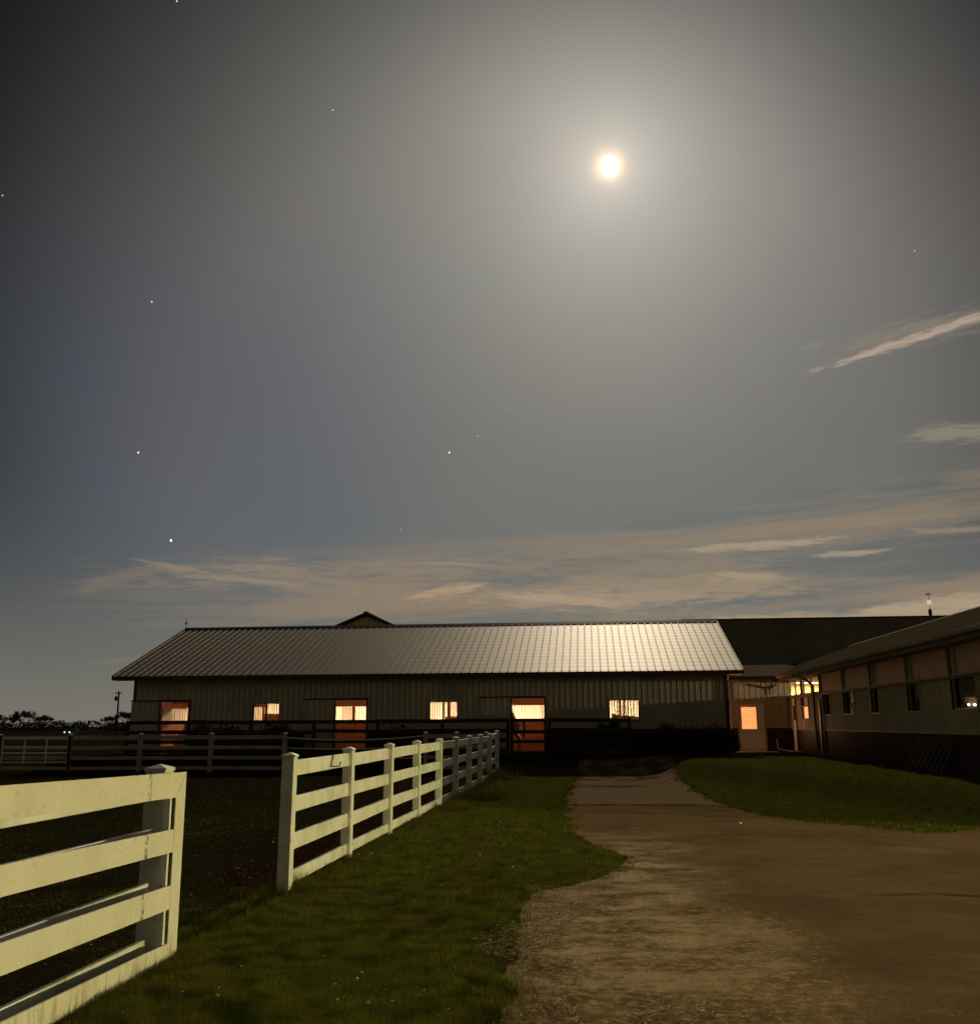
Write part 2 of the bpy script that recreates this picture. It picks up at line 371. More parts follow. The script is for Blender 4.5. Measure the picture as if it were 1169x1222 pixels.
# the drive's outline on the ground (x, y): left edge from far to near, then right edge back
DR = [(-.45, 36.5), (-.52, 30), (-.60, 24), (-.56, 21), (-.50, 18.5), (-.38, 16.6), (-.02, 14.8), (.36, 13.2), (.30, 12.3), (.06, 11.5), (-.30, 10.9), (-.62, 10.4), (-.66, 9.3), (-.60, 8.2),
      (-.57, 7.2), (-.52, 6.3), (-.50, 4.0), (9.5, 4.0), (12.5, 9), (12.8, 16.2), (9.5, 16.7), (7.5, 16.7), (6.06, 16.9), (5.1, 16.1), (4.2, 17.3), (3.5, 18.3), (2.9, 20.0), (2.65, 22), (2.52, 25.6), (2.6, 30), (2.75, 36.5)]
def densify(P, step=.16, amp=.12):
    out = []
    for (a, b) in zip(P, P[1:]+P[:1]):
        L = math.hypot(b[0]-a[0], b[1]-a[1]); k = max(1, int(L/step))
        for i in range(k):
            t = i/k; x, y = a[0]+(b[0]-a[0])*t, a[1]+(b[1]-a[1])*t
            A = amp*(1 if y < 26 else .5)
            x += A*2.4*(float(fbm(np.array(x*2.1+5), np.array(y*2.1)))-.5)+A*.5*(random.random()-.5)
            y += A*1.6*(float(fbm(np.array(x*1.7), np.array(y*1.7+40)))-.5)
            out.append((x, y))
    return out
DRD = densify(DR)
_P = np.array(DRD); _Q = np.roll(_P, -1, 0)
def inside_drive(x, y):
    x, y = np.atleast_1d(x).astype(float), np.atleast_1d(y).astype(float); r = np.zeros(x.shape, bool)
    for (x0, y0), (x1, y1) in zip(_P, _Q):
        if y0 == y1: continue
        c = ((y0 > y) != (y1 > y)) & (x < (x1-x0)*(y-y0)/(y1-y0)+x0); r ^= c
    return r
def drive_dist(x, y):
    x, y = np.atleast_1d(x).astype(float), np.atleast_1d(y).astype(float); d = np.full(x.shape, 1e9)
    for (x0, y0), (x1, y1) in zip(_P, _Q):
        dx, dy = x1-x0, y1-y0; t = np.clip(((x-x0)*dx+(y-y0)*dy)/(dx*dx+dy*dy+1e-12), 0, 1)
        d = np.minimum(d, np.hypot(x-x0-t*dx, y-y0-t*dy))
    return d
def gbase(x, y):
    k = sstep(x, 1.2, 7.2)
    a = 32.3-16.0*k; b = 38.3-18.1*k
    t = np.clip((y-a)/(b-a), 0, 1); return .52*t*t*(3-2*t)*(1-sstep(y, 90, 160)*.6)
def gheight(x, y):
    x, y = np.atleast_1d(x).astype(float), np.atleast_1d(y).astype(float)
    h = gbase(x, y)
    near = (np.abs(x+4) < 22) & (y < 45) & (y > 2)
    if near.any():
        d = drive_dist(x[near], y[near]); ins = inside_drive(x[near], y[near])
        k = np.where(ins, 0, sstep(d, .05, .7))*(1-sstep(y[near], 36, 40))
        und = .070*(fbm(x[near]*.7, y[near]*.7)-.5)+.018*(fbm(x[near]*4, y[near]*4, 2)-.5)+.010
        h[near] += k*und
    return h
def axis(fine0, fine1, step, lo, hi):
    a = list(np.arange(fine0, fine1+1e-6, step)); s = step; x = fine1
    while x < hi: s *= 1.28; x += s; a.append(min(x, hi))
    s = step; x = fine0; pre = []
    while x > lo: s *= 1.28; x -= s; pre.append(max(x, lo))
    return np.array(pre[::-1]+a)
gx, gy = axis(-14, 10, .16, -2500, 2500), axis(3.0, 38, .16, -600, 3000)
GX, GY = np.meshgrid(gx, gy, indexing='ij'); GZ = gheight(GX.ravel(), GY.ravel())
nv = GX.size; me = bpy.data.meshes.new('ground'); ny = len(gy); nx = len(gx)
me.vertices.add(nv); me.vertices.foreach_set('co', np.stack([GX.ravel(), GY.ravel(), GZ], 1).ravel())
I, J = np.meshgrid(np.arange(nx-1), np.arange(ny-1), indexing='ij'); q = np.stack([I*ny+J, (I+1)*ny+J, (I+1)*ny+J+1, I*ny+J+1], -1).reshape(-1, 4)
me.loops.add(q.size); me.loops.foreach_set('vertex_index', q.ravel()); me.polygons.add(len(q))
me.polygons.foreach_set('loop_start', np.arange(len(q))*4); me.polygons.foreach_set('loop_total', np.full(len(q), 4)); me.update(calc_edges=True); me.validate()
me.polygons.foreach_set('use_smooth', [True]*len(me.polygons))
M_ground = mat('lawn_soil', (.066, .078, .010), 1, col2=(.074, .064, .014), scale=.9, lo=.4, hi=.62, bump=.6, bscale=22, spec=0)
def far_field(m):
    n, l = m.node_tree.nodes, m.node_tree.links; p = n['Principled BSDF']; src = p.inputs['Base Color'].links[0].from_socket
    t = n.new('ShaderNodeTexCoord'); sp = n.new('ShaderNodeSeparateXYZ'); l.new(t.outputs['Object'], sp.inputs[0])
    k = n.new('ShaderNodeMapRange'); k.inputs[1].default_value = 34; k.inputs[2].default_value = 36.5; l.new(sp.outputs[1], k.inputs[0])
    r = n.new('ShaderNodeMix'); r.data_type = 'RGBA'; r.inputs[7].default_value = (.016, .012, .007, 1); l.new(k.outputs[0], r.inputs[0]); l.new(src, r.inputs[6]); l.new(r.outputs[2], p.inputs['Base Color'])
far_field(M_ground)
def paddock_soil(m):
    n, l = m.node_tree.nodes, m.node_tree.links; p = n['Principled BSDF']; src = p.inputs['Base Color'].links[0].from_socket
    t = n.new('ShaderNodeTexCoord'); sp = n.new('ShaderNodeSeparateXYZ'); l.new(t.outputs['Object'], sp.inputs[0])
    q = n.new('ShaderNodeTexNoise'); q.inputs['Scale'].default_value = 1.6; q.inputs['Detail'].default_value = 4; l.new(t.outputs['Object'], q.inputs['Vector'])
    a = n.new('ShaderNodeMath'); a.operation = 'MULTIPLY_ADD'; l.new(q.outputs['Fac'], a.inputs[0]); a.inputs[1].default_value = .8; l.new(sp.outputs[0], a.inputs[2])
    k = n.new('ShaderNodeMapRange'); k.inputs[1].default_value = -2.75; k.inputs[2].default_value = -3.1; l.new(a.outputs[0], k.inputs[0])
    r = n.new('ShaderNodeMix'); r.data_type = 'RGBA'; r.inputs[7].default_value = (.022, .019, .008, 1); l.new(k.outputs[0], r.inputs[0]); l.new(src, r.inputs[6]); l.new(r.outputs[2], p.inputs['Base Color'])
paddock_soil(M_ground)
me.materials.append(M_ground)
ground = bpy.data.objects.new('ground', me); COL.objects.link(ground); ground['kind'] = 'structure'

def draped(name, outline, m, step, zoff, kind='structure'):
    xs, ys = [p[0] for p in outline], [p[1] for p in outline]
    px, py = np.meshgrid(np.arange(min(xs)+step/2, max(xs), step), np.arange(min(ys)+step/2, max(ys), step)); px, py = px.ravel(), py.ravel()
    r = np.zeros(px.shape, bool); P = np.array(outline); Q = np.roll(P, -1, 0)
    for (x0, y0), (x1, y1) in zip(P, Q):
        if y0 != y1: r ^= ((y0 > py) != (y1 > py)) & (px < (x1-x0)*(py-y0)/(y1-y0)+x0)
    pts = [Vector(p) for p in outline]+[Vector((a, b)) for a, b in zip(px[r], py[r])]
    n = len(outline)
    vs, es, fs, *_ = geometry.delaunay_2d_cdt(pts, [(i, (i+1) % n) for i in range(n)], [list(range(n))], 1, 1e-5)
    X = np.array([v[0] for v in vs]); Y = np.array([v[1] for v in vs]); Z = gheight(X, Y)+zoff
    me = bpy.data.meshes.new(name); me.from_pydata(list(zip(X, Y, Z)), [], [tuple(f) for f in fs]); me.materials.append(m)
    me.polygons.foreach_set('use_smooth', [True]*len(me.polygons)); me.validate()
    o = bpy.data.objects.new(name, me); COL.objects.link(o); o['kind'] = kind; return o

def drive_mat():
    m, n, l, p = new_mat('packed_drive'); p.inputs['Roughness'].default_value = 1; p.inputs['Specular IOR Level'].default_value = 0
    t = n.new('ShaderNodeTexCoord'); sp = n.new('ShaderNodeSeparateXYZ'); l.new(t.outputs['Object'], sp.inputs[0])
    def N(scale, st=(1, 1, 1), d=5, r=.55, off=(0, 0, 0)):
        mp = n.new('ShaderNodeMapping'); mp.inputs['Scale'].default_value = st; mp.inputs['Location'].default_value = off; l.new(t.outputs['Object'], mp.inputs[0])
        q = n.new('ShaderNodeTexNoise'); q.inputs['Scale'].default_value = scale; q.inputs['Detail'].default_value = d; q.inputs['Roughness'].default_value = r; l.new(mp.outputs[0], q.inputs['Vector']); return q.outputs['Fac']
    def M(op, a, b=None, c=None):
        q = n.new('ShaderNodeMath'); q.operation = op
        for i, x in enumerate((a, b, c)):
            if x is None: continue
            if isinstance(x, (int, float)): q.inputs[i].default_value = x
            else: l.new(x, q.inputs[i])
        return q.outputs[0]
    def R(x, a, b):
        r = n.new('ShaderNodeMapRange'); r.interpolation_type = 'SMOOTHSTEP'; r.inputs[1].default_value = a; r.inputs[2].default_value = b; l.new(x, r.inputs[0]); return r.outputs[0]
    def X(f, a, b):
        r = n.new('ShaderNodeMix'); r.data_type = 'RGBA'; l.new(f, r.inputs[0])
        if isinstance(a, tuple): r.inputs[6].default_value = (*a, 1)
        else: l.new(a, r.inputs[6])
        r.inputs[7].default_value = (*b, 1); return r.outputs[2]
    x, y = sp.outputs[0], sp.outputs[1]
    c = X(R(N(.55), .40, .62), (.195, .126, .062), (.148, .095, .046))
    c = X(M('MULTIPLY', R(N(60, d=2), .55, .75), .5), c, (.30, .23, .13))
    c = X(M('MULTIPLY', R(N(45, d=2, off=(7, 3, 0)), .58, .75), .55), c, (.08, .055, .03))
    # pale sandy wash beside the lawn and a straw-strewn shoulder near the camera
    edge = M('ADD', x, M('MULTIPLY', M('SUBTRACT', N(1.1, (1, .8, 1), 5), .5), 2.2))
    sand = M('MULTIPLY', R(edge, 1.55, .55), M('MULTIPLY', R(y, 5.0, 8.0), R(y, 17, 13)))
    c = X(M('MULTIPLY', M('MULTIPLY', sand, R(N(1.7, (1, 1.4, 1), 5, .6, (3, 1, 0)), .36, .60)), .75), c, (.56, .44, .27))
    c = X(M('MULTIPLY', M('MULTIPLY', R(edge, 2.0, .9), R(y, 11.5, 8.5)), M('MULTIPLY', R(N(11, (1, 1, 1), 5, .75), .46, .62), .8)), c, (.50, .35, .13))
    c = X(M('MULTIPLY', M('MULTIPLY', R(edge, 1.2, .2), R(y, 12, 9)), M('MULTIPLY', R(N(4, (1, 1, 1), 5, .7, (2, 9, 0)), .50, .60), .6)), c, (.12, .075, .03))
    # older grey slab in the distance with brown soil across it
    far = R(y, 21.0, 21.8)
    c = X(M('MULTIPLY', far, .75), c, (.235, .170, .105))
    c = X(M('MULTIPLY', R(N(1.3, (1, 2.2, 1), 6, .65, (9, 2, 0)), .50, .68), .22), c, (.34, .26, .16))
    c = X(M('MULTIPLY', R(N(.8, (1, 2.0, 1), 6, .65, (1, 8, 0)), .50, .68), .28), c, (.11, .072, .038))
    def band(y0, w, x0, x1, k, wob=.5):
        yy = M('ADD', y, M('MULTIPLY', M('SUBTRACT', N(.9, (1, .4, 1), 4, .6, (0, y0, 0)), .5), wob))
        b = M('MULTIPLY', R(M('ABSOLUTE', M('SUBTRACT', yy, y0)), w, w*.35), M('MULTIPLY', R(x, x0-.3, x0+.3), R(x, x1+.4, x1-.4)))
        return M('MULTIPLY', M('MULTIPLY', b, R(N(2.4, (1, 3, 1), 4, .6), .38, .5)), k)
    c = X(band(21.4, .38, -.8, 2.4, .8), c, (.06, .032, .014))
    c = X(band(27.6, .8, -.8, 1.4, .7), c, (.08, .04, .018))
    c = X(M('MULTIPLY', R(y, 28.5, 31.5), M('MULTIPLY', R(N(1.6, (1, .6, 1), 4, .6, (5, 0, 0)), .42, .56), .75)), c, (.07, .04, .02))
    # a dark crack across the right half, and a pale worn spot
    c = X(band(10.55, .10, 2.7, 5.2, .75, .45), c, (.055, .034, .016))
    sp2 = M('ADD', M('POWER', M('DIVIDE', M('SUBTRACT', x, 4.2), .55), 2.0), M('POWER', M('DIVIDE', M('SUBTRACT', y, 14.2), .5), 2.0))
    c = X(M('MULTIPLY', R(M('ADD', sp2, M('MULTIPLY', N(3), 1.2)), 1.7, .5), .4), c, (.30, .23, .14))
    l.new(c, p.inputs['Base Color'])
    b = n.new('ShaderNodeBump'); b.inputs['Strength'].default_value = .7; b.inputs['Distance'].default_value = .012
    l.new(M('ADD', N(55, d=3), M('MULTIPLY', N(7), .9)), b.inputs['Height']); l.new(b.outputs[0], p.inputs['Normal'])
    return m
M_drive = drive_mat()
drive = draped('driveway', DRD, M_drive, .35, .006)
M_mud = mat('paddock_mud', (.036, .015, .009), 1, col2=(.022, .012, .007), scale=2.5, lo=.4, hi=.6, bump=1.0, bscale=16, col3=(.20, .14, .10), scale3=26, lo3=.66, hi3=.72, spec=0)
MUD = densify([(-3.5, 32), (-3.6, 22), (-3.45, 15), (-3.42, 11), (-3.5, 10.9), (-3.7, 10.6), (-4.0, 10.9), (-4.2, 12), (-4.2, 14), (-4.5, 20), (-5.0, 27), (-5.2, 32)], .3, .22)
mud = draped('dirt_path', MUD, M_mud, .3, .005)

# ------------------------------------------------------------------ grass, leaves, straw (stuff)
def sheet_mesh(name, V, Fn, m, label, cat):
    me = bpy.data.meshes.new(name); V = np.asarray(V, np.float32); n = len(V)
    me.vertices.add(n); me.vertices.foreach_set('co', V.ravel()); k = n//Fn
    me.loops.add(n); me.loops.foreach_set('vertex_index', np.arange(n)); me.polygons.add(k)
    me.polygons.foreach_set('loop_start', np.arange(k)*Fn); me.polygons.foreach_set('loop_total', np.full(k, Fn)); me.update(calc_edges=True)
    me.materials.append(m); o = bpy.data.objects.new(name, me); COL.objects.link(o)
    tag(o, label, cat, kind='stuff'); return o
def blades(x, y, h, w, lean=.55):
    n = len(x); z = gheight(x, y)-.004; a = rng.random(n)*2*math.pi; b = rng.random(n)*2*math.pi; L = lean*h*rng.random(n)
    base = np.stack([x, y, z], 1); side = np.stack([np.cos(a), np.sin(a), np.zeros(n)], 1)*(w/2)[:, None]
    tip = base+np.stack([np.cos(b)*L, np.sin(b)*L, h], 1)
    return np.stack([base-side, base+side, tip], 1).reshape(-1, 3)
def in_poly(px, py, P):
    r = np.zeros(px.shape, bool); P = np.array(P); Q = np.roll(P, -1, 0)
    for (x0, y0), (x1, y1) in zip(P, Q):
        if y0 != y1: r ^= ((y0 > py) != (y1 > py)) & (px < (x1-x0)*(py-y0)/(y1-y0)+x0)
    return r
N0 = 520000
yy = 1/(1/5.0-rng.random(N0)*(1/5.0-1/40.0)); ang = -.62+rng.random(N0)*1.08; xx = np.tan(ang)*yy
xx += 0
vis = (np.abs(xx) < 24) & (xx < 8)
xx, yy = xx[vis], yy[vis]
ins = inside_drive(xx, yy); dd = drive_dist(xx, yy); mudm = in_poly(xx, yy, MUD)
patch = fbm(xx*1.3+3, yy*1.3, 3)
keep = (~ins | (rng.random(len(xx)) < .75*np.exp(-dd/.09))) & (~mudm | (rng.random(len(xx)) < .04)) & ((patch > .30+.2*rng.random(len(xx))) | (rng.random(len(xx)) < .25))
padd = (xx < -3.45) & (rng.random(len(xx)) < .70-.3*(fbm(xx*.6, yy*.6, 2) > .55)); keep &= ~padd
keep &= ~((yy > 34.5) & (xx < -4))
xx, yy, patch = xx[keep], yy[keep], patch[keep]
h = (.020+.028*rng.random(len(xx)))*(.75+.8*patch); w = .0032+.00060*(yy-5)
h *= (1+.012*(yy-6)); h = np.where(xx < -3.4, h*.45, h)
M_grass = mat('lawn_grass', (.140, .172, .016), 1, col2=(.160, .142, .022), scale=1.1, lo=.38, hi=.62, spec=0, col3=(.040, .052, .008), scale3=4, lo3=.44, hi3=.62)
grass = sheet_mesh('grass', blades(xx, yy, h, w), 3, M_grass, 'short dark green grass covering the lawn beside the drive', 'grass')
# taller tufts along the fence feet
tx, ty, th = [], [], []
for (X0, Y0, Y1, k, H) in ((-3.05, 10.2, 34, 900, .13), (-3.25, 10.2, 14, 250, .16), (-3.02, 5.4, 7.5, 150, .10)):
    for _ in range(k):
        cy_ = Y0+(Y1-Y0)*random.random(); cx_ = X0+random.gauss(0, .09); s = random.random()
        for _ in range(16): tx.append(cx_+random.gauss(0, .045)); ty.append(cy_+random.gauss(0, .045)); th.append(H*(.35+.65*random.random())*(.4+.6*s))
for (u, v, H, S, K) in ((352, 1062, .24, .13, 420), (575, 955, .38, .3, 500), (545, 968, .28, .2, 300), (590, 930, .45, .4, 500), (318, 1068, .12, .2, 350), (640, 1045, .08, .5, 600), (700, 1052, .07, .4, 500)):
    c = at_z(u, v)
    for _ in range(K): tx.append(c.x+random.gauss(0, S)); ty.append(c.y+random.gauss(0, S)); th.append(H*(.25+.75*random.random()))
for (ex_, ey_) in DRD:
    if ey_ > 34 or ex_ > 9 or ey_ < 4.6: continue
    for _ in range(2):
        if random.random() < .55: continue
        c0, c1 = ex_+random.gauss(0, .09), ey_+random.gauss(0, .09); H = random.uniform(.03, .085); S = random.uniform(.02, .05)
        for _k in range(14): tx.append(c0+random.gauss(0, S)); ty.append(c1+random.gauss(0, S)); th.append(H*random.uniform(.4, 1))
tx, ty, th = map(np.array, (tx, ty, th)); ok = (drive_dist(tx, ty) < .2) | ~inside_drive(tx, ty); tx, ty, th = tx[ok], ty[ok], th[ok]
tuft = sheet_mesh('grass_tufts', blades(tx, ty, th, .004+.0006*np.maximum(ty-6, 0), .7), 3, mat('tall_grass', (.075, .082, .014), 1, col2=(.10, .085, .022), scale=3, spec=0), 'longer unmown grass tufts along the feet of the white fence', 'grass')
gx_, gy_, gh_ = [], [], []
for (ex_, ey_) in DRD:
    if ey_ > 12.6 or ex_ > .6 or ey_ < 4.6: continue
    for _ in range(9):
        c0, c1 = ex_+random.gauss(.02, .13), ey_+random.gauss(0, .10)
        for _k in range(9): gx_.append(c0+random.gauss(0, .03)); gy_.append(c1+random.gauss(0, .03)); gh_.append(random.uniform(.008, .04))
gx_, gy_, gh_ = map(np.array, (gx_, gy_, gh_))
sheet_mesh('dead_grass', blades(gx_, gy_, gh_, np.full(len(gx_), .0045), 2.2), 3, mat('dead_grass_blade', (.34, .24, .09), 1, spec=0, col2=(.20, .13, .05), scale=8), 'flattened tan dead grass fringing the left edge of the drive', 'grass')
def translucent(m, k=.45):
    n, l = m.node_tree.nodes, m.node_tree.links; p = n['Principled BSDF']; o = [x for x in n if x.type == 'OUTPUT_MATERIAL'][0]
    t = n.new('ShaderNodeBsdfTranslucent'); x = n.new('ShaderNodeMixShader'); x.inputs[0].default_value = k
    l.new(p.inputs['Base Color'].links[0].from_socket, t.inputs[0]); l.new(p.outputs[0], x.inputs[1]); l.new(t.outputs[0], x.inputs[2]); l.new(x.outputs[0], o.inputs[0])
translucent(M_grass, .34); translucent(tuft.data.materials[0], .3)
# fallen leaves: small curled pale leaves
def flakes(x, y, r, lift=.035):
    n = len(x); z = gheight(x, y)+lift*rng.random(n); a = rng.random(n)*6.28; c, s = np.cos(a), np.sin(a)
    t1 = (rng.random(n)-.5)*.8
    def pt(u, v): return np.stack([x+(c*u-s*v)*r, y+(s*u+c*v)*r, z+r*(t1*u+.25*abs(v)+.15*abs(u))+.004], 1)
    return np.stack([pt(-1, -.1), pt(-.1, -.5), pt(1, .05), pt(0, .55)], 1).reshape(-1, 3)
ly = 1/(1/5.2-rng.random(3000)*(1/5.2-1/32)); lx = np.tan(-.60+rng.random(3000)*.75)*ly
k = (~inside_drive(lx, ly)) & (fbm(lx*.8, ly*.8, 2) > .45); lx, ly = lx[k], ly[k]
k = rng.random(len(lx)) < .18*np.clip(ly/12, .3, 2); lx, ly = lx[k], ly[k]
ex, ey = [], []
for (u, v, s, kk) in ((462, 1022, .12, 9), (505, 1073, .15, 8), (533, 1060, .06, 4), (573, 1141, .10, 6), (556, 1051, .08, 4), (308, 1010, .35, 34), (306, 1040, .3, 30), (290, 1050, .4, 18), (350, 990, .5, 26), (630, 1027, .2, 6), (390, 1160, .3, 5), (470, 1205, .2, 5)):
    c = at_z(u, v); ex += [c.x+random.gauss(0, s) for _ in range(kk)]; ey += [c.y+random.gauss(0, s) for _ in range(kk)]
lx, ly = np.concatenate([lx, ex]), np.concatenate([ly, ey])
leaves = sheet_mesh('fallen_leaves', flakes(lx, ly, .007+.013*rng.random(len(lx))), 4, mat('dry_leaf', (.36, .32, .21), .6, col2=(.16, .12, .06), scale=9), 'pale dry leaves scattered over the grass', 'leaves')
# straw on the drive's left shoulder
sx, sy = [], []
for _ in range(9500):
    y_ = 5.4+5.4*random.random()**1.2; x_ = -.62+abs(random.gauss(0, .75)) + (.35*math.sin(y_*2.1))
    n_ = float(fbm(np.array(x_*1.6), np.array(y_*1.6), 2))
    if n_ > .5 or (x_ < -.1 and n_ > .36): sx.append(x_); sy.append(y_)
for _ in range(900): sy.append(11+6*random.random()); sx.append(.5+abs(random.gauss(0, .4)))
sx, sy = np.array(sx), np.array(sy); n = len(sx); a = rng.random(n)*6.28; L = .008+.026*rng.random(n)**2; wd = .0014+.0010*rng.random(n); z = gheight(sx, sy)+.010+.010*rng.random(n)
dx, dy = np.cos(a)*L, np.sin(a)*L; ox, oy = -np.sin(a)*wd, np.cos(a)*wd; tl = (rng.random(n)-.5)*.25*L
st = np.stack([np.stack([sx-dx-ox, sy-dy-oy, z-tl], 1), np.stack([sx+dx-ox, sy+dy-oy, z+tl], 1), np.stack([sx+dx+ox, sy+dy+oy, z+tl+.002], 1), np.stack([sx-dx+ox, sy-dy+oy, z-tl+.002], 1)], 1).reshape(-1, 3)
straw = sheet_mesh('loose_straw', st, 4, mat('straw', (.46, .31, .11), .8, col2=(.26, .16, .055), scale=9), 'loose golden straw strewn along the left edge of the drive', 'straw')
# grit
py_ = 1/(1/5.2-rng.random(9000)*(1/5.2-1/24)); px_ = -1+rng.random(9000)*10; k = inside_drive(px_, py_); px_, py_ = px_[k], py_[k]
n = len(px_); r = .003+.006*rng.random(n)**3; z = gheight(px_, py_)+.006
T = np.array([[1, 0, 0], [-.5, .87, 0], [-.5, -.87, 0], [0, 0, .6]]); tri = [(0, 1, 3), (1, 2, 3), (2, 0, 3)]
c3 = np.stack([px_, py_, z], 1)
g = np.concatenate([np.stack([c3+T[i]*r[:, None] for i in t], 1).reshape(-1, 3) for t in tri])
grit = sheet_mesh('gravel', g, 3, mat('grit', (.24, .16, .085), 1, spec=0, col2=(.13, .085, .045), scale=40), 'small stones lying loose on the brown drive', 'gravel')
peb = at_z(883, 985); mb = MB().ball((peb.x, peb.y, .03), .022, 10, 7, (1.2, .9, .9))
tag(mb.build('pebble', emis('glint_stone', (.9, .88, .8), .0) if False else M_stone, smooth=True, loc=(peb.x, peb.y, .006)), 'small pale pebble glinting alone in the middle of the drive', 'pebble')

# ------------------------------------------------------------------ white fences
PW = .066
def post_mesh(name, m, H, w=PW):
    mb = MB().bevbox(-w, w, -w, w, -.05, H-.045)
    me = mb.build(name, m); COL.objects.unlink(me); d = me.data; bpy.data.objects.remove(me)
    return d
def cap_mesh(name, m, H, w=PW+.007):
    mb = MB(); z = H-.047
    mb.add([(-w, -w, z), (w, -w, z), (w, w, z), (-w, w, z), (-w, -w, z+.022), (w, -w, z+.022), (w, w, z+.022), (-w, w, z+.022), (0, 0, H+.004)],
           [(3, 2, 1, 0), (0, 1, 5, 4), (1, 2, 6, 5), (2, 3, 7, 6), (3, 0, 4, 7), (4, 5, 8), (5, 6, 8), (6, 7, 8), (7, 4, 8)])
    me = mb.build(name, m); COL.objects.unlink(me); d = me.data; bpy.data.objects.remove(me); return d
RZ = [(1.15, 1.31), (.77, .93), (.395, .56), (.055, .185)]
def rail_fence(pts, m, label, H=1.39, rails=RZ, last_rail=True, extend=None, sag=None, group=None, rw=.022, pw=PW):
    """pts: list of (x, y) of the posts; rails run between them"""
    g0 = float(gbase(np.array(pts[0][0]), np.array(pts[0][1])))
    root = empty('rail_fence', (pts[0][0], pts[0][1], g0), label, 'fence', group)
    pm, cm = post_mesh('post', m, H, pw), cap_mesh('post_cap', m, H, pw+.007)
    zs = [float(gbase(np.array(p[0]), np.array(p[1]))) for p in pts]
    for (x, y), z in zip(pts, zs):
        p = child('post', pm, root, (x-pts[0][0], y-pts[0][1], z-g0)); p.rotation_euler = (D2R(random.gauss(0, .35)), D2R(random.gauss(0, .35)), 0); child('post_cap', cm, p)
    for i in range(len(pts)-1):
        (xa, ya), (xb, yb) = pts[i], pts[i+1]; a, b = Vector((xa, ya, zs[i])), Vector((xb, yb, zs[i+1])); d = (b-a); L = d.length; d.normalize()
        s = Vector((-d.y, d.x, 0)).normalized()
        for (z0, z1) in rails:
            mb = MB(); j = random.gauss(0, .004); j2 = random.gauss(0, .004)
            aa, bb = a+d*PW, b-d*PW
            c = .005
            sec = [(-rw, z0+c), (-rw+c, z0), (rw-c, z0), (rw, z0+c), (rw, z1-c), (rw-c, z1), (-rw+c, z1), (-rw, z1-c)]
            vs = [aa+s*o+Vector((0, 0, q+j)) for o, q in sec]+[bb+s*o+Vector((0, 0, q+j2)) for o, q in sec]
            mb.add(vs, [tuple(range(7, -1, -1)), tuple(range(8, 16))]+[(k, (k+1) % 8, 8+(k+1) % 8, 8+k) for k in range(8)])
            mb.build('rail', m, root)
    return root
FP = [(-3.16, 10.32+2.6*i) for i in range(10)]
main_f = rail_fence(FP, M_vinyl, 'long white four-rail vinyl fence running along the lawn towards the stable')
# latch hook on the first bay's top rail
hk = [(-3.15, 12.02, 1.33), (-3.124, 12.02, 1.325), (-3.122, 11.90, 1.19), (-3.105, 11.93, 1.18), (-3.09, 12.20, 1.175), (-3.09, 12.23, 1.225)]
MB().path(hk, .008).build('latch_hook', M_black, main_f)
near_f = rail_fence([(-3.25, 7.375), (-3.25, 4.73), (-3.25, 2.13)], M_vinyl, 'white vinyl fence partly hidden behind the open gate at the near left', H=1.385, pw=.078, rails=[(1.13, 1.29), (.775, .930), (.385, .548), (.045, .170)])
# gate folded back against the near fence
def gate():
    Y1 = 7.42; X = -3.07; t = .007
    root = empty('farm_gate', (X, Y1, .0), 'white four-rail gate with a green-stained bottom rail, swung open at the near left', 'gate')
    def slope(z, y): return z+(Y1-y)*.018
    sw = .17
    # stile with a mitred top corner
    b = MB().poly([(X-t, Y1, .015), (X-t, Y1, 1.325), (X-t, Y1-sw, 1.150), (X-t, Y1-sw, .012)], (2*t, 0, 0)); st = b.build('stile', M_gate, root)
    for i, (z0, z1) in enumerate([(1.152, 1.326), (.765, .925), (.372, .535), (.0, .140)]):
        Y0 = 3.1
        if i == 0: pts = [(X-t, Y0, slope(z0, Y0)), (X-t, Y0, slope(z1, Y0)), (X-t, Y1-.004, z1+.002), (X-t, Y1-sw-.004, z0)]
        else: pts = [(X-t, Y0, slope(z0, Y0)), (X-t, Y0, slope(z1, Y0)), (X-t, Y1-sw-.004, slope(z1, Y1-sw)), (X-t, Y1-sw-.004, slope(z0, Y1-sw))]
        MB().poly(pts, (2*t, 0, 0)).build('rail', M_gate, root)
    MB().box(X-t, X+t, 2.95, 3.1, .02, 1.41).build('stile', M_gate, root)
    for z in (1.24, .2): MB().box(X-t-.07, X-t, 2.98, 3.06, z, z+.05).build('hinge', M_black, root)
    return root
gate()

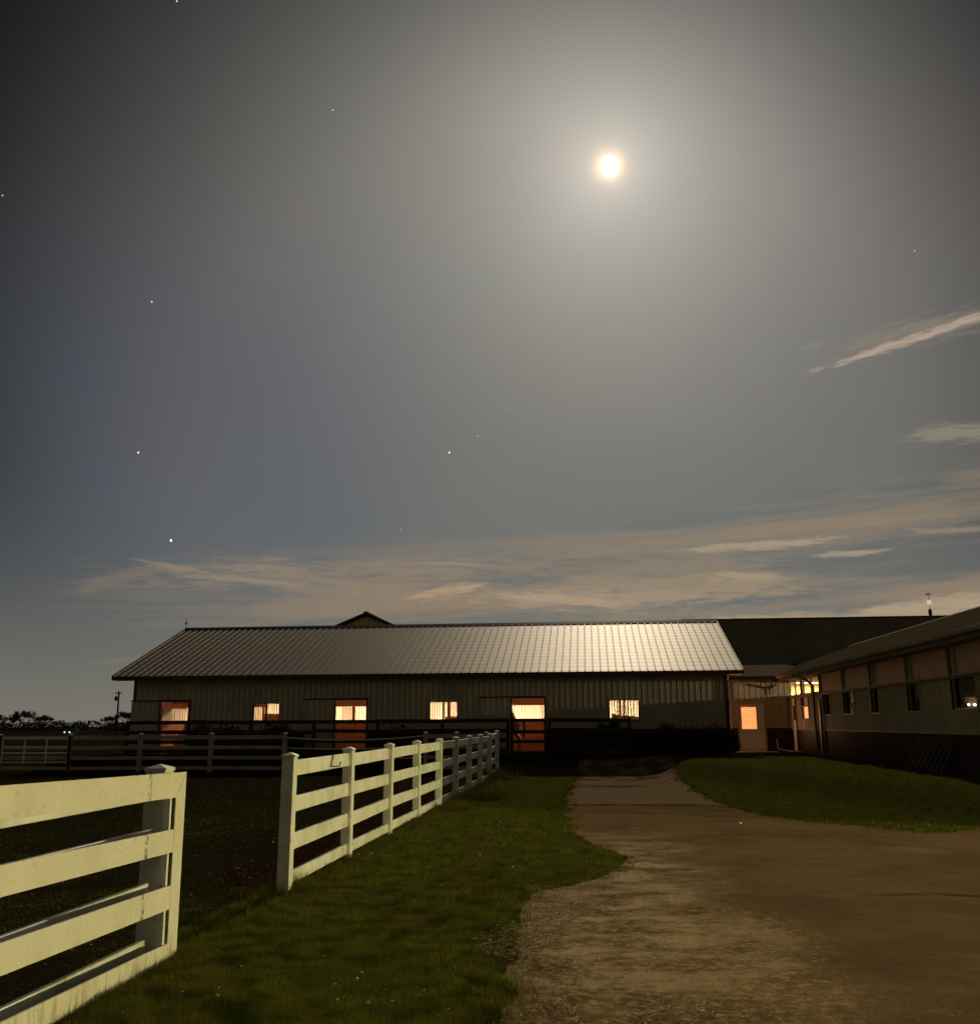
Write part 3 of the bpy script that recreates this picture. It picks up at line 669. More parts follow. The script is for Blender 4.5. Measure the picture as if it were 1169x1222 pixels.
# paddock cross fences, dim in the moon shadow
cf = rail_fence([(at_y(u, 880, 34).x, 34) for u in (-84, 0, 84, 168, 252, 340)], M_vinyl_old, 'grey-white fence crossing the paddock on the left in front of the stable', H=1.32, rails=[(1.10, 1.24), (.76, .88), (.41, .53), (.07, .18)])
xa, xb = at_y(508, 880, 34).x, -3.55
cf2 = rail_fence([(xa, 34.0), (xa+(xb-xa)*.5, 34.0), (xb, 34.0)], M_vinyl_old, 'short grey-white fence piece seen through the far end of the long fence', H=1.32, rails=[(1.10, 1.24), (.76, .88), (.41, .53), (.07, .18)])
def tape_gate():
    p, q = at_y(341, 880, 32.8), at_y(507, 878, 32.8); z0 = .1
    root = empty('tape_gate', (p.x, 32.8, z0), 'pair of sagging white tapes closing the gap between the cross fences', 'fence tape')
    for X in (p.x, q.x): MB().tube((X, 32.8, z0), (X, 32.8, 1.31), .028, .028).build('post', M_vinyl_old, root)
    for (z, sg, r) in ((1.27, .11, .020), (.93, .06, .017), (.58, .05, .014)):
        pts = [(p.x+(q.x-p.x)*t, 32.8, z-sg*4*t*(1-t)+.04*t) for t in [i/20 for i in range(21)]]
        mb = MB()
        for a, b in zip(pts, pts[1:]): mb.box(0, 1, -.003, .003, -r, r, lambda s_, n_, k_, a=a, b=b: (a[0]+(b[0]-a[0])*s_, a[1]+n_, a[2]+(b[2]-a[2])*s_+k_))
        mb.build('tape', M_white, root)
tape_gate()
# tubular paddock gate at far left, in front of the first bays of the cross fence
def tube_gate():
    a, b = at_y(3, 885, 32.6), at_y(82, 885, 32.6)
    root = empty('tubular_gate', (a.x, 32.6, .05), 'pale tubular gate leaning by the left end of the paddock fence', 'gate')
    for z in (1.28, .98, .78, .48): MB().tube((a.x, 32.6, z), (b.x, 32.6, z), .026).build('rail', M_vinyl, root)
    for t in (0, .34, .67, 1): X = a.x+(b.x-a.x)*t; MB().tube((X, 32.6, .44), (X, 32.6, 1.30), .024).build('stile', M_vinyl, root)
    for X in (a.x-.06, b.x+.06): MB().box(X-.05, X+.05, 32.53, 32.67, 0, 1.36).build('post', M_wood_dark, root)
tube_gate()

# dark plank fence in front of the stable
def plank_fence(X0, X1, Y, label, gap=None):
    z0 = .42; root = empty('plank_fence', (X0, Y, z0), label, 'fence')
    n = max(1, round((X1-X0)/2.4)); xs = [X0+(X1-X0)*i/n for i in range(n+1)]
    for x in xs: MB().bevbox(x-.06, x+.06, Y-.06, Y+.06, z0-.05, 1.86+random.uniform(-.03, .05)).build('post', M_wood_dark, root)
    for a, b in zip(xs, xs[1:]):
        for z in (1.79, 1.43, 1.07, .72):
            j, k = random.gauss(0, .012), random.gauss(0, .012)
            MB().box(0, b-a-.004, -.09, -.062, -.07, .07, lambda s_, n_, k_, a=a, L=b-a, z=z, j=j, k=k: (a+.002+s_, Y+n_, z+k_+j+(k-j)*s_/L)).build('plank', M_wood_dark, root)
XA = at_y(152, 870, 37.2).x; XC0, XC1 = at_y(609, 870, 37.2).x, at_y(652, 870, 37.2).x
plank_fence(XA, XC0-.1, 37.2, 'dark brown plank fence before the left two thirds of the stable')
plank_fence(XC1+.1, 1.4, 37.2, 'short dark plank fence under the right lit window')
def plank_gate():
    Y = 37.15; root = empty('plank_gate', (XC0, Y, .45), 'dark plank gate in front of the rightmost lit stall doorway', 'gate')
    for z in (1.80, 1.38, 1.03, .62): MB().box(XC0, XC1, Y-.02, Y+.02, z-.06, z+.06).build('plank', M_wood_dark, root)
    for x in (XC0+.05, XC1-.05): MB().box(x-.05, x+.05, Y+.021, Y+.06, .50, 1.88).build('stile', M_wood_dark, root)
plank_gate()

# ------------------------------------------------------------------ buildings
def cut_rects(s0, s1, z0, z1, ops):
    """rectangles of a wall with openings (list of s0,s1,z0,z1)"""
    out = []; xs = sorted({s0, s1, *[o[0] for o in ops], *[o[1] for o in ops]}); xs = [x for x in xs if s0 <= x <= s1]
    for a, b in zip(xs, xs[1:]):
        zs = [z0]; blk = sorted([(o[2], o[3]) for o in ops if o[0] < (a+b)/2 < o[1]]); cur = z0
        for (p, q) in blk:
            p, q = max(p, z0), min(q, z1)
            if q <= p: continue
            if p > cur: out.append((a, b, cur, p))
            cur = max(cur, q)
        if cur < z1: out.append((a, b, cur, z1))
    return out
def rib_wall(mp, s0, s1, z0, z1, ops, th, sp=.2286, rib=.02, rw=.032):
    mb = MB()
    for (a, b, p, q) in cut_rects(s0, s1, z0, z1, ops): mb.box(a, b, -th, 0, p, q, mp)
    n = int((s1-s0)/sp)
    for i in range(1, n+1):
        s = s0+i*sp; w = rw
        for (a, b, p, q) in cut_rects(s-w/2, s+w/2, z0, z1, [(o[0]-.03, o[1]+.03, o[2]-.03, o[3]+.03) for o in ops]):
            if b-a < w*.99: continue
            k = w*.28
            vs = [mp(a, .0005, p), mp(a+k, rib, p), mp(b-k, rib, p), mp(b, .0005, p), mp(a, .0005, q), mp(a+k, rib, q), mp(b-k, rib, q), mp(b, .0005, q)]
            mb.add(vs, [(0, 1, 2, 3), (4, 7, 6, 5), (0, 4, 5, 1), (1, 5, 6, 2), (2, 6, 7, 3), (3, 7, 4, 0)])
    return mb
def rib_roof(e0, e1, up, sp=.305, th=.05, rib=.024, rw=.055):
    """e0,e1: ends of the eave; up: vector eave->ridge"""
    e0, e1, up = Vector(e0), Vector(e1), Vector(up); L = (e1-e0).length; d = (e1-e0).normalized(); T = up.length; u = up.normalized(); nrm = d.cross(u)
    if nrm.z < 0: nrm = -nrm
    mp = lambda s, n, t: e0+d*s+nrm*n+u*t
    mb = MB().box(0, L, -th, 0, 0, T, mp); n = int(L/sp)
    for i in range(n+1):
        s = .03+i*sp
        if s+rw > L: break
        k = rw*.28; a, b = s, s+rw
        vs = [mp(a, .0005, 0), mp(a+k, rib, 0), mp(b-k, rib, 0), mp(b, .0005, 0), mp(a, .0005, T), mp(a+k, rib, T), mp(b-k, rib, T), mp(b, .0005, T)]
        mb.add(vs, [(0, 1, 2, 3), (4, 7, 6, 5), (0, 4, 5, 1), (1, 5, 6, 2), (2, 6, 7, 3), (3, 7, 4, 0)])
    return mb

# ---- the horse stable
def stable():
    XL, XR, YW, YB, G = -18.75, 5.3, 39.5, 52.5, .52
    root = empty('horse_stable', (-6.7, YW, G), 'long low stable with a ribbed tan metal roof and glowing orange stall doorways', 'stable')
    doors = [(-17.57, -16.37, G, 2.62), (-10.24, -8.98, G, 2.64), (-3.09, -1.82, G, 2.66)]
    wins = [(-13.64, -12.58, 1.77, 2.53), (-6.38, -5.30, 1.79, 2.54), (.75, 1.86, 1.79, 2.55)]
    mpf = lambda s, n, z: (s, YW-n, z)
    ops = doors+wins; ZW = 1.45
    rib_wall(mpf, XL, XR, ZW, 3.72, ops, .10).build('wall', M_siding, root)
    rib_wall(mpf, XL, XR, .30, ZW-.03, ops, .10).build('wainscot', M_wain, root)
    MB().box(XL, XR, YW-.03, YW+.02, ZW-.03, ZW) .add([], [])
    b = MB()
    for (a, c, p, q) in cut_rects(XL, XR, ZW-.03, ZW, ops): b.box(a, c, -.05, .03, p, q, mpf)
    b.build('trim_strip', M_trim, root)
    # gable ends and back
    for X, off in ((XL+.10, -.10), (XR-.10, .10)):
        MB().poly([(X, YW+.10, .30), (X, YB, .30), (X, YB, 3.60), (X, 46.0, 6.10), (X, YW+.10, 3.72)], (off, 0, 0)).build('gable_wall', M_siding, root)
    MB().box(XL+.1, XR-.1, YB-.1, YB, .3, 3.7).build('back_wall', M_siding, root)
    # roof
    ELx, ERx = -19.45, 5.86; ev = (0, 7.1, 2.60)
    rib_roof((ELx, 38.9, 3.655), (ERx, 38.9, 3.655), ev).build('roof', M_roof, root)
    rib_roof((ERx, 53.1, 3.655), (ELx, 53.1, 3.655), (0, -7.1, 2.60)).build('roof', M_roof, root)
    MB().poly([(ELx-.02, 45.75, 6.155), (ELx-.02, 46.0, 6.285), (ELx-.02, 46.25, 6.155), (ELx-.02, 46.25, 6.19), (ELx-.02, 46.0, 6.325), (ELx-.02, 45.75, 6.19)], (ERx-ELx+.04, 0, 0)).build('ridge_cap', M_trim, root)
    MB().box(ELx, ERx, 38.84, 38.90, 3.50, 3.635).build('fascia', M_trim, root)
    MB().box(ELx, ERx, 38.90, YW-.03, 3.50, 3.52).build('soffit', M_siding, root)
    for X, s in ((ELx, -1), (ERx, 1)):
        u = Vector((0, 7.1, 2.6)).normalized(); nr = Vector((0, -u.z, u.y))
        x0, x1 = (X-.035, X+.0) if s < 0 else (X, X+.035)
        for sg in (1, -1):
            f = lambda a, n, t, sg=sg: (a, 46+sg*(-7.1+u.y*t+nr.y*n), 3.655+u.z*t+nr.z*n)
            MB().box(x0, x1, -.16, .035, 0, 7.56, f).build('verge_trim', M_roof, root)
    for X in (XL-.02, XR-.09): MB().box(X, X+.11, YW-.035, YW+.08, .30, 3.5).build('corner_trim', M_trim, root)
    # sliding doors parked left of their doorways, with track, and dark frames
    for (a, c, z0, z1) in doors:
        w = 1.22
        dr = MB(); m2 = lambda s, n, z: (s, YW-.045-n, z)
        dd = rib_wall(m2, a-w-.02, a-.06, G+.05, z1+.02, [], .03, .2286, .012).build('sliding_door', M_siding, root)
        MB().box(a-w-.06, a-.02, YW-.10, YW-.05, z1+.03, z1+.08).build('door_track', M_trim, root)
        b = MB().box(a-.06, a, YW-.05, YW+.12, G, z1).box(c, c+.07, YW-.05, YW+.12, G, z1).box(a-.06, c+.07, YW-.05, YW+.12, z1+.001, z1+.09); b.build('door_frame', M_trim, root)
    for k, (a, c, z0, z1) in enumerate(wins):
        fr = MB().box(a-.03, a, YW-.03, YW+.10, z0-.03, z1+.03).box(c, c+.03, YW-.03, YW+.10, z0-.03, z1+.03).box(a, c, YW-.03, YW+.10, z1, z1+.03).box(a, c, YW-.03, YW+.10, z0-.03, z0).build('window', M_trim, root)
        m = (a+c)/2; MB().box(m-.024, m+.024, YW-.02, YW+.06, z0, z1).build('mullion', M_trim, fr)
        b = MB(); n = 11
        for i in range(1, n): x = a+(c-a)*i/n; b.tube((x, YW+.07, z0), (x, YW+.07, z1), .012, .012, 6)
        b.build('window_bars', M_bars, fr)
    # inside: floor, ceiling, stall fronts with grilles, partitions, aisle wall
    MB().box(XL+.1, XR-.1, YW+.10, YB-.1, .35, .50).build('floor', M_dirtfloor, root)
    MB().box(XL+.1, XR-.1, YW+.12, YB-.1, 3.24, 3.30).build('ceiling', M_cream, root)
    YP = 43.2
    b = MB().box(XL+.1, XR-.1, YP, YP+.05, .50, 1.76).build('stall_front', M_wood, root)
    for (h0, h1, hz) in ((XL+.1, -14.36, 2.46), (-14.36, -12.2, 2.68), (-12.2, -8.6, 2.46), (-8.6, -5.0, 2.68), (-5.0, -1.0, 2.46), (-1.0, XR-.1, 2.68)):
        MB().box(h0, h1-.003, YP-.03, YP+.08, hz, 2.90).build('header_beam', M_wood, root)
    MB().box(XL+.1, XR-.1, YP-.02, YP+.07, 1.76, 1.82).build('grille_rail', M_bars, root)
    b = MB(); x = XL+.2
    while x < XR-.2: b.tube((x, YP+.02, 1.82), (x, YP+.02, 2.70), .014, .014, 5); x += .12
    b.build('stall_grille', M_bars, root)
    for x in (-15.9, -14.45, -10.38, -7.75, -6.15, -.2, 1.25, 3.4):
        MB().box(x-.05, x+.05, YP-.05, YP+.10, .5, 3.23).build('stall_post', M_wood, root)
    for x in (-18.0, -14.9, -11.3, -7.9, -4.4, -.9, 2.7):
        MB().box(x-.03, x+.03, YW+.14, YP-.05, .5, 1.76).box(x-.025, x+.025, YW+.14, YP-.05, 2.40, 2.60).build('partition', M_wood, root)
    MB().box(-14.0, -13.2, 41.9, 41.95, .5, 2.16).build('stall_panel', M_wood, root)
    MB().box(-6.1, -5.5, 41.7, 41.75, .5, 1.98).build('stall_panel', M_wood, root)
    MB().box(XL+.1, XR-.1, 46.8, 46.85, .5, 3.23).build('aisle_wall', M_cream, root)
    gp = mat('grey_post', (.42, .36, .26), .6)
    for (x0, x1) in ((-16.1, -15.7), (-13.2, -12.7), (-11.8, -11.3), (-6.2, -5.9), (-2.3, -1.9), (1.3, 1.7)): MB().box(x0, x1, 46.74, 46.79, .5, 2.5).build('aisle_post', gp, root)
    for x in (-17.2, -13.9, -10.4, -6.9, -3.2, .4, 3.6):
        f = MB().box(x-.65, x+.65, 44.9, 45.1, 3.16, 3.235).build('ceiling_light', M_white, root)
        MB().box(x-.6, x+.6, 44.93, 45.07, 3.13, 3.157).build('light_tube', M_tube, f)
    # lightning rod on the left ridge end
    r = at_y(222, 748, 46.0)
    b = MB().tube((r.x, 46, 6.30), (r.x, 46, 6.78), .016, .010).tube((r.x-.16, 46, 6.52), (r.x+.13, 46, 6.52), .010).ball((r.x, 46, 6.56), .05, 8, 6)
    b.build('lightning_rod', M_black, root)
    # gutter end & downspout at right corner
    b = MB().path([(XR-.02, 38.95, 3.5), (XR+.02, YW-.12, 3.30), (XR+.02, YW-.12, .45)], .04, 8); b.build('downspout', M_trim, root)
    return root
stable()
# warm light inside: one area lamp along the aisle, one over the stalls
area('aisle_light', (-6.7, 45.0, 3.12), 22, .14, 1650, (1, .70, .44))
area('stall_light', (-6.7, 40.7, 3.14), 22, .3, 62, (1, .66, .36)).rotation_euler.x = .75

pl = bpy.data.lights.new('wing_room_lamp', 'POINT'); pl.energy = 1500; pl.color = (1, .80, .52); pl.shadow_soft_size = .04
plo = bpy.data.objects.new('wing_room_lamp', pl); plo.location = (16, 36.0, 3.20); COL.objects.link(plo)

wl_ = area('door_glass_light', (6.35, 41.255, 1.85), .56, .84, 24, (1, .46, .20)); wl_.rotation_euler = (math.pi/2, 0, 0); wl_.rotation_euler = Vector((0, 1, 0)).to_track_quat('Z', 'Y').to_euler()
area('wing_fill_light', (9.3, 43.4, 3.26), 1.1, .12, 800, (1, .70, .30))  # fill light added to brighten the end wall behind the clear panels

# ---- link with the walk door
def link():
    Y = 41.3; X0, X1, G = 5.32, 8.0, .50
    root = empty('link_building', (6.6, Y, G), 'small connecting wing with a pale walk door and an orange-lit door pane', 'building')
    d = (5.97, 6.95, G, 2.42); mp = lambda s, n, z: (s, Y-n, z)
    rib_wall(mp, X0, X1, 1.45, 3.42, [d], .1).build('wall', M_siding, root)
    rib_wall(mp, X0, X1, .3, 1.42, [d], .1).build('wainscot', M_wain, root)
    b = MB()
    for (a, c, p, q) in cut_rects(X0, X1, 1.42, 1.45, [d]): b.box(a, c, -.05, .03, p, q, mp)
    b.build('trim_strip', M_trim, root)
    MB().box(d[0], d[1], Y-.02, Y+.03, G+.02, 2.40).box(d[0]+.42, d[0]+.56, Y-.022, Y-.02, .6, 1.2).build('door', M_white, root)
    dr = root.children[-1]
    w0, w1, q0, q1 = 6.06, 6.64, 1.42, 2.28
    MB().box(w0, w1, Y-.030, Y-.022, q0, q1).build('door_window', M_doorlit, dr)
    MB().box(w0-.04, w0, Y-.045, Y-.021, q0-.04, q1+.04).box(w1, w1+.04, Y-.045, Y-.021, q0-.04, q1+.04).box(w0, w1, Y-.045, Y-.021, q0-.04, q0).box(w0, w1, Y-.045, Y-.021, q1, q1+.04).build('window_trim', M_white, dr)
    MB().ball((d[1]-.1, Y-.06, 1.42), .035, 8, 6).build('door_knob', M_bars, dr)
    MB().box(d[0]-.07, d[0], Y-.04, Y+.03, G, 2.50).box(d[1], d[1]+.07, Y-.04, Y+.03, G, 2.50).box(d[0], d[1], Y-.04, Y+.03, 2.41, 2.50).build('door_frame', M_siding, root)
    MB().box(5.7, 7.3, Y-.9, Y-.11, .40, .545).build('door_step', M_concrete, root)
    # low roof rising to the arena
    MB().poly([(X0-.1, 40.75, 3.48), (X0-.1, 52.3, 4.66), (X0-.1, 52.3, 4.60), (X0-.1, 40.75, 3.42)], (4.6, 0, 0)).build('roof', M_conc_roof, root)
    MB().box(5.34, 7.46, 40.70, 40.745, 3.36, 3.49).build('fascia', M_trim, root)
    MB().box(5.34, 7.46, 40.745, Y-.03, 3.38, 3.40).build('soffit', M_siding, root)
    b = MB().path([(6.35, Y-.10, 3.20), (7.2, Y-.10, 3.02), (7.45, Y-.10, 3.12), (7.5, Y-.12, 3.30)], .03).path([(7.22, Y-.10, 3.0), (7.22, Y-.10, 2.75)], .028)
    b.build('drain_pipe', M_trim, root)
link()

# ---- right wing
def wing():
    X, Y0, Y1 = 8.0, 16.6, 56.0
    root = empty('stable_wing', (X, 30, .5), 'right stable wing with high light panels, dark windows and maroon base', 'building')
    mp = lambda s, n, z: (X-n, s, z)
    clere = [(17.5, 19.9), (20.2, 22.7), (23.1, 25.75), (26.15, 29.1), (29.5, 32.4), (32.65, 35.6), (35.85, 38.75), (38.95, 41.28)]
    wn_ = [(34.4, 35.4), (31.4, 32.7), (28.7, 29.5), (25.2, 26.2), (21.6, 23.1), (18.0, 19.3)]
    dY = (37.85, 38.95, 1.82, 2.66); wd = (40.15, 41.0, .55, 2.62)
    ops = [(a, b, 2.66, 3.30) for a, b in clere]+[(a, b, 1.93, 2.64) for a, b in wn_]+[dY, wd]
    rib_wall(mp, Y0, 41.29, 1.42, 3.52, ops, .1).build('wall', M_wingsiding, root)
    rib_wall(mp, Y0, 41.29, .2, 1.39, [wd], .1).build('wainscot', M_wain, root)
    b = MB()
    for (a, c, p, q) in cut_rects(Y0, 41.29, 1.39, 1.42, [wd]): b.box(a, c, -.05, .035, p, q, mp)
    b.build('trim_strip', M_wingsiding, root)
    b = MB()
    b.box(Y0, 41.29, -.0, .06, 2.585, 2.645, mp); b.build('panel_sill', M_wingtrim, root)
    for i, (a, c) in enumerate(clere):
        lit = i >= 6
        if lit:
            o = MB().box(a, c, -.08, .02, 2.66, 2.73, mp).box(a, c, -.08, .02, 3.24, 3.30, mp).box((a+c)/2-.02, (a+c)/2+.02, -.06, .0, 2.73, 3.24, mp).build('open_light_frame', M_wingsiding, root)
        else: MB().box(a+.02, c-.02, -.05, -.03, 2.66, 3.30, mp).build('light_panel', M_clere, root)
        MB().box(a-.14, a-.0, -.02, .035, 2.66, 3.34, mp).build('panel_post', M_wingtrim, root)
    for i, (a, c) in enumerate(wn_):
        f = MB().box(a, c, -.10, -.08, 1.93, 2.64, mp).build('window', M_glass, root)
        MB().box(a-.05, a, -.04, .03, 1.88, 2.69, mp).box(c, c+.05, -.04, .03, 1.88, 2.69, mp).box(a, c, -.04, .03, 1.88, 1.93, mp).box(a, c, -.04, .03, 2.64, 2.69, mp).build('window_frame', M_wingsiding, f)
        if i == 1: MB().box(a+.02, a+.55, -.07, -.06, 2.25, 2.62, mp).build('reflection_panel', M_white, f)  # white panel standing in for a reflection on the glass
        if i == 4:
            for (yy_, zz_) in ((22.22, 2.02), (21.88, 2.01)): MB().ball((X+.03, yy_, zz_), .024, 10, 8).build('indicator_lamp', M_bulb, f)
            MB().box(21.8, 22.9, -.06, .0, 1.93, 1.955, mp).build('window_sill', M_white, f)
    f = MB().box(dY[0], dY[1], -.09, -.07, 1.82, 2.26, mp).build('window', M_winlit, root); f['label'] = 'small lit orange window pane'
    MB().box(dY[0], dY[1], -.09, -.07, 2.27, 2.66, mp).build('upper_sash', M_cream, f)
    MB().box(dY[0]-.09, dY[0], -.04, .03, 1.76, 2.72, mp).box(dY[1], dY[1]+.09, -.04, .03, 1.76, 2.72, mp).box(dY[0], dY[1], -.06, .02, 2.24, 2.28, mp).build('window_frame', M_trim, f)
    f = MB().box(wd[0]+.02, wd[1], -.06, -.02, wd[2]+.03, wd[3], mp).build('door', M_white, root)
    MB().box(wd[0]+.2, wd[1]-.2, -.02, -.012, 1.75, 2.3, mp).build('door_window', M_glass, f)
    MB().box(wd[0]-.08, wd[0], -.04, .04, .5, 2.68, mp).build('door_frame', M_trim, root)
    # roof
    pitch = .338; ew = 7.5; rx = 13.5; ze = 3.475
    rib_roof((ew, Y1, ze), (ew, 16.1, ze), (rx-ew, 0, (rx-ew)*pitch), .9).build('roof', M_wingroof, root)
    rib_roof((19.5, 16.1, ze), (19.5, Y1, ze), (rx-19.5, 0, (19.5-rx)*pitch), .9).build('roof', M_wingroof, root)
    MB().poly([(rx-.25, 16.1, ze+5.75*pitch+.02), (rx, 16.1, ze+6*pitch+.03), (rx+.25, 16.1, ze+5.75*pitch+.02), (rx+.25, 16.1, ze+5.75*pitch+.05), (rx, 16.1, ze+6*pitch+.07), (rx-.25, 16.1, ze+5.75*pitch+.05)], (0, Y1-16.1, 0)).build('ridge_cap', M_wingroof, root)
    MB().box(ew-.03, ew+.0, 16.1, 40.70, 3.27, 3.45).build('fascia', M_wingtrim, root)
    MB().box(ew, X-.03, 16.1, 40.7, 3.29, 3.31).build('soffit', M_wingtrim, root)
    MB().box(ew-.12, ew-.03, 16.1, 40.7, 3.39, 3.46).build('gutter', M_wingroof, root)
    # room behind the two clear panels with a lamp hanging deep inside
    MB().box(X+.11, 18.8, 33.0, 45.0, 3.38, 3.42).build('room_ceiling', M_yroom, root)
    MB().box(18.4, 18.5, 33.0, 45.0, .5, 3.38).box(X+.11, 18.4, 32.9, 33.0, .5, 3.38).build('room_wall', M_yroom, root)
    MB().box(X+.11, 18.4, 45.0, 45.1, .5, 3.38).build('room_wall', M_yroom, root)
    f = MB().box(8.7, 9.9, 43.3, 43.5, 3.31, 3.378).build('ceiling_light', M_white, root); MB().box(8.75, 9.85, 43.33, 43.47, 3.28, 3.307).build('light_tube', M_tube, f)  # tube fixture added to go with the fill light on the end wall
    f = MB().tube((16, 36.0, 3.38), (16, 36.0, 3.33), .02).build('pendant_lamp', M_black, root); MB().ball((16, 36.0, 3.31), .03, 10, 8).build('bulb', M_bulb, f)
    # end wall, far wall
    MB().poly([(X, Y0, .2), (19.0, Y0, .2), (19.0, Y0, 3.45), (rx, Y0, 5.25), (X, Y0, 3.45)], (0, .1, 0)).build('gable_wall', M_wingsiding, root)
    MB().box(18.9, 19.0, Y0+.1, Y1, .2, 3.4).build('back_wall', M_wingsiding, root)
    # downspouts
    b = MB().path([(7.42, 37.75, 3.40), (7.42, 37.4, 3.36), (7.70, 36.75, 3.20), (7.93, 36.55, 2.95), (7.93, 36.5, .7)], .045, 8); b.build('downspout', M_trim, root)
    MB().box(7.88, 7.96, 35.55, 35.75, .6, 2.45).build('downspout', M_trim, root)
wing()
# ---- arena behind
def arena():
    root = empty('riding_arena', (18, 56, .5), 'big dark-roofed building rising behind the link and the right wing', 'building')
    sl = .72
    MB().poly([(5.2, 51.9, 4.62), (5.2, 55.7, 7.30), (5.2, 55.7, 7.20), (5.2, 51.9, 4.52)], (30, 0, 0)).build('roof', M_arenaroof, root)
    MB().poly([(5.2, 71, 4.62), (5.2, 55.75, 7.30), (5.2, 55.75, 7.20), (5.2, 71, 4.52)], (30, 0, 0)).build('roof', M_arenaroof, root)
    b = MB()
    MB().box(5.2, 35.2, 55.6, 55.85, 7.27, 7.33).build('ridge_cap', M_trim, root)
    MB().box(5.5, 35, 52.35, 70.5, .4, 4.5).build('wall', M_siding, root)
    MB().box(5.2, 35.2, 51.86, 51.90, 4.45, 4.60).build('fascia', M_trim, root)
    r = at_y(1110, 735, 55.7); x = r.x
    g = MB().tube((x, 55.7, 7.2), (x, 55.7, 8.75), .018, .012).build('lightning_rod', M_bars, root)
    MB().ball((x, 55.7, at_y(1109, 719, 55.7).z), .13, 12, 8).build('glass_ball', emis('glowing_ball', (1, .85, .6), .6), g)  # not a lamp: the ball's bright gleam is put in as emission
    MB().ball((x, 55.7, at_y(1109, 731, 55.7).z), .15, 10, 8, (.7, .7, 1.5)).build('rod_base', M_black, g)
    MB().box(x-.14, x+.12, 55.69, 55.71, at_y(1109, 709, 55.7).z-.04, at_y(1109, 709, 55.7).z+.03).build('finial', M_bars, g)
arena()
# ---- gabled barn behind
def gable_barn():
    Y = 62; c = at_y(437, 733.5, Y); zr = c.z; root = empty('gabled_barn', (c.x, Y, .5), 'cream gable top of a barn peeking over the stable ridge', 'barn')
    s = .41; hw = 7.0
    rib_wall(lambda a, n, z: (a, Y-n, z), c.x-hw+.4, c.x+hw-.4, .5, zr-hw*s, [], .1, .3).build('wall', M_siding, root)
    MB().poly([(c.x-hw+.4, Y, zr-hw*s+.01), (c.x+hw-.4, Y, zr-hw*s+.01), (c.x+hw-.4, Y, zr-(hw-.4)*s-.1), (c.x, Y, zr-.1), (c.x-hw+.4, Y, zr-(hw-.4)*s-.1)], (0, .1, 0)).build('gable_wall', mat('pale_cream_siding', (.80, .66, .42), .6), root)
    b = MB(); x = -1.9
    while x < 1.95:
        b.box(c.x+x-.02, c.x+x+.02, Y-.02, Y-.001, zr-hw*s+.4, zr-abs(x)*s-.16); x += .3
    b.build('gable_ribs', M_siding, root)
    for sg in (-1, 1):
        MB().poly([(c.x, Y-.5, zr+.0), (c.x+sg*hw, Y-.5, zr-hw*s), (c.x+sg*hw, Y-.5, zr-hw*s+.08), (c.x, Y-.5, zr+.08)], (0, 18, 0)).build('roof', M_arenaroof, root)
        MB().poly([(c.x, Y-.54, zr-.03), (c.x+sg*hw, Y-.54, zr-hw*s-.03), (c.x+sg*hw, Y-.54, zr-hw*s+.07), (c.x, Y-.54, zr+.07)], (0, .038, 0)).build('verge_board', M_trim, root)
    MB().box(c.x-.12, c.x+.12, Y-.3, Y+17, zr+.09, zr+.17).build('ridge_cap', M_trim, root)
gable_barn()

